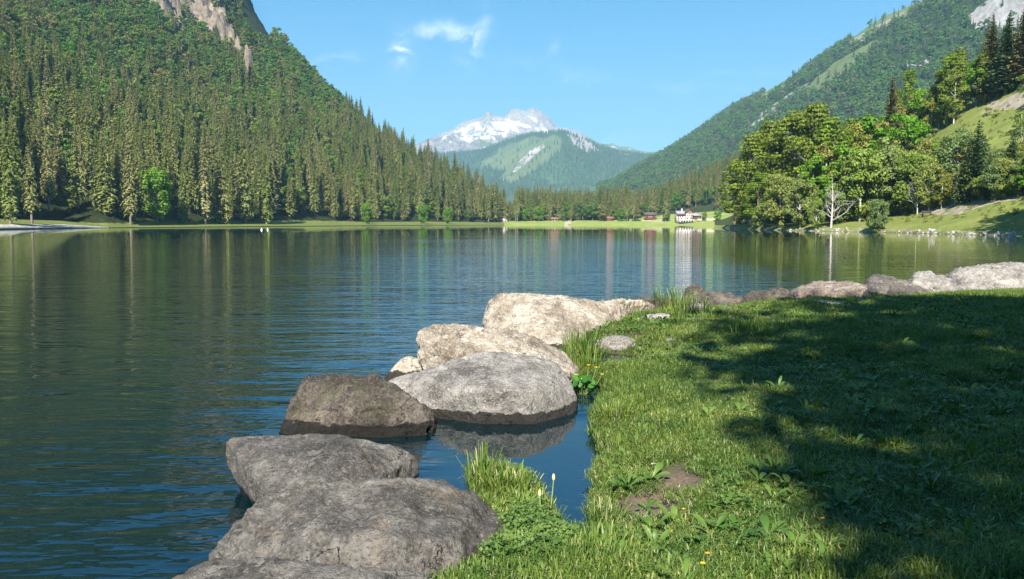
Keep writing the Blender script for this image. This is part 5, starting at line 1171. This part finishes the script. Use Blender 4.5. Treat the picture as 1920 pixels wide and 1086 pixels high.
def inn_extra(root):
    # wing whose gable looks at the lake
    link('gable_wing', MB().box(1.2, 8.2, -7.2, -4.42, 0, 12.2).mesh('gable_wing', [M_wall]), root)
    g = MB().add([(1.2, -7.25, 10), (8.2, -7.25, 10), (8.2, -7.25, 12.2), (4.7, -7.25, 14.8), (1.2, -7.25, 12.2), (1.2, -7.2, 10)], [(0, 1, 2, 4)], [(4, 2, 3)]); link('timber_gable', g.mesh('timber_gable', [M_pink]), root)
    rf = gable(7, 11.6, 12.2, 2.7, .9, .3, True); rf.V = [v + np.array([4.7, -1.8, 0]) for v in rf.V]; link('wing_roof', rf.mesh('wing_roof', [M_droof]), root)
    link('terrace', MB().box(-7.5, 9.5, -10.5, -7.22, 0, 3.6).mesh('terrace', [M_wall]), root)
    for x in (-5, -2.2, .8, 3.8, 6.8): link('arch', MB().box(x - .95, x + .95, -10.56, -10.52, .2, 2.6).mesh('arch', [M_glass]), root)
    link('balcony', MB().box(-9.2, .8, -5.6, -4.42, 8.3, 9.2).mesh('balcony', [M_wood]), root)
    for x, z in ((2.6, 7.2), (4.7, 7.2), (6.8, 7.2), (2.6, 4.4), (6.6, 4.4), (4.7, 10.3)):
        o = link('window', MB().box(x - .5, x + .5, -7.34, -7.27, z, z + 1.4).mesh('window', [M_glass]), root); link('frame', MB().box(x - .65, x + .65, -7.4, -7.36, z - .15, z).mesh('frame', [M_wood]), o)
    link('chimney', MB().box(-2.4, -1.5, -.5, .5, 11, 15.8).mesh('chimney', [M_white]), root)
house('lakeside_inn', 'large white inn with grey roof and red timber gable above the far lawn', 1281, 416.8, 17, 8.6, 10.4, 2.6, M_wall, M_roof, .12, False,
      [(-7, 6, 1, 1.3, 'window'), (-4.6, 6, 1, 1.3, 'window'), (-2.2, 6, 1, 1.3, 'window'), (-7, 4, 1, 1.2, 'window'), (-3.5, 4, 1, 1.2, 'window'), (-6, 9.3, .9, 1, 'window'), (-3, 9.3, .9, 1, 'window')], 'inn', extra=inn_extra)
house('timber_chalet', 'dark brown timber chalet among trees left of the white inn', 1219, 411.5, 8.5, 6, 4.2, 1.6, M_wood, M_droof, -.1, False, [(-2.6, 1.6, 1.2, 1.4, 'window'), (0, .4, 1.3, 2.4, 'door'), (2.5, 1.6, 1.2, 1.4, 'window')], 'chalet')
house('log_cabin', 'red brown log cabin at the edge of the wood, middle of the far lawn', 1140, 414.2, 7, 5, 2.4, 1.2, M_pink, M_log, .2, False, [(-2, .9, 1, 1, 'window'), (1.4, .1, 1.1, 2, 'door')], 'cabin')
house('small_hut', 'cream hut with a dark gabled roof on the left end of the far lawn', 946, 415.8, 5.4, 5, 1.9, 1.9, M_wall, M_droof, -.2, True, [(-.9, .7, .9, 1, 'window'), (1.3, .1, .9, 1.7, 'door')], 'hut')
house('small_hut', 'orange timber hut half hidden by trees on the far lawn', 991, 414.4, 4.4, 4, 2.2, 1.6, M_log, M_log, .1, True, [(-.8, .8, .8, .9, 'window'), (1, .1, .9, 1.8, 'door')], 'hut')
house('small_hut', 'pale low hut beside the dark round bush on the far lawn', 1040, 414.4, 5, 4, 2.0, 1.0, M_wall, M_log, 0, False, [(-1.2, .7, .9, .9, 'window'), (1.3, .1, .9, 1.7, 'door')], 'hut')
house('wooden_shed', 'small brown shed just right of the white inn', 1305, 410.5, 6, 4.5, 3, 1.3, M_wood, M_roof, .3, False, [(-1.6, 1, 1, 1, 'window'), (1.4, .1, 1.1, 2, 'door')], 'shed')
# retaining wall by the inn
p = mid.hit(1330, 413.6)
link('stone_wall', MB().box(-9, 14, -.4, .4, -.5, 1.3).mesh('stone_wall', [M_stonew]), None, (p.x, p.y, p.z), 'long low stone wall right of the white inn', 'wall')

# boat shed (dark), floats, bench
p = on_z(906, 421.5, .1)
b = link('moored_boat', None, None, (p[0], 596, 0), 'dark green covered boat moored at the corner of the far lawn', 'boat')
hull = MB(); hull.add([(-6, -1.2, .1), (5, -1.2, .1), (6.6, 0, .3), (5, 1.2, .1), (-6, 1.2, .1), (-6, -1.5, 1.1), (5, -1.5, 1.1), (7.2, 0, 1.4), (5, 1.5, 1.1), (-6, 1.5, 1.1)], [(0, 1, 6, 5), (1, 2, 7, 6), (2, 3, 8, 7), (3, 4, 9, 8), (4, 0, 5, 9)])
link('hull', hull.mesh('hull', [plain('green_hull', (.02, .06, .05))]), b)
link('cover', MB().add([(-6, -1.5, 1.1), (5, -1.5, 1.1), (5, 1.5, 1.1), (-6, 1.5, 1.1), (-5.5, 0, 2), (4.5, 0, 2)], [(0, 1, 5, 4), (3, 4, 5, 2)], [(0, 4, 3), (1, 2, 5)]).mesh('cover', [plain('dark_tarp', (.03, .06, .06))]), b)
for px, rr, lb in ((490.5, .2, 'larger white float on the water by the left shore'), (502, .14, 'smaller white float right of the larger one')):
    p = on_z(px, 430.6, .1); o = link('mooring_float', MB().tube([(0, 0, -.3), (0, 0, -.1), (0, 0, .15), (0, 0, .35), (0, 0, .42)], [rr * .4, rr, rr, rr * .5, .02], 10).mesh('mooring_float', [M_white], shade=True), None, (p[0], p[1], 0), lb, 'float', 'white floats off the left shore')
p = bank.hit(1738, 405.5)
bn = link('park_bench', None, None, p, 'small dark bench facing the lake on the right bank', 'bench'); M_bw = plain('bench_wood', (.05, .035, .025))
link('seat', MB().box(-.85, .85, -.25, .25, .42, .48).mesh('seat', [M_bw]), bn); link('backrest', MB().box(-.85, .85, .22, .28, .55, .9).mesh('backrest', [M_bw]), bn)
for x in (-.7, .7): link('leg', MB().box(x - .05, x + .05, -.22, .28, -.2, .415).mesh('leg', [M_bw]), bn)
# driftwood and stones at the waterside of banks
r = np.random.default_rng(900); mesh_st = []
for i in range(4):
    bm = bmesh.new(); bmesh.ops.create_icosphere(bm, subdivisions=3, radius=1); V = np.array([v.co for v in bm.verts]); D = 1 + .35 * fbm(V * 1.2 + i * 9, 3, i)
    for v, q in zip(bm.verts, V * D[:, None] * np.array([1, .8, .6])): v.co = q
    me = bpy.data.meshes.new('shore_stone'); bm.to_mesh(me); bm.free(); me.materials.append(M_stone); mesh_st.append(me)
S, sc2 = [], []
for i in range(170):
    px = r.uniform(1360, 1930); row = r.uniform(-.5, 1.0) + abs(r.normal(0, 4)) * (r.random() < .6); wy = np.interp(px, BC, [427, 428, 429.8, 431.3, 432.5, 433.5, 434.4, 435.5, 436.6, 438, 439.5, 441, 442.6, 447, 458, 470])
    p = bank.hit(px, wy - row); 
    if p: S.append(tuple(p)); sc2.append(.08 + .3 * r.random() ** 2.2)
n = len(S); scatter_obj('shore_gravel', S, r.uniform(0, 6.28, (n, 3)), np.repeat(np.array(sc2)[:, None], 3, 1), r.integers(0, 4, n), mesh_st, label='pale stones strewn along the waterline of the right bank', cat='gravel', kind='stuff')

# ------------------------------------------------------------------ haze
m_h, nt, out = material('valley_haze')
v = nt.node('ShaderNodeVolumePrincipled'); v.inputs['Color'].default_value = (.40, .72, 1, 1); v.inputs['Density'].default_value = 9.5e-5; v.inputs['Anisotropy'].default_value = .0
nt.set(out.inputs['Volume'], v)
link('haze', MB().box(-9000, 9000, -300, 12000, -5, 1700).mesh('haze', [m_h]), kind='stuff', label='thin blue valley haze', cat='haze')
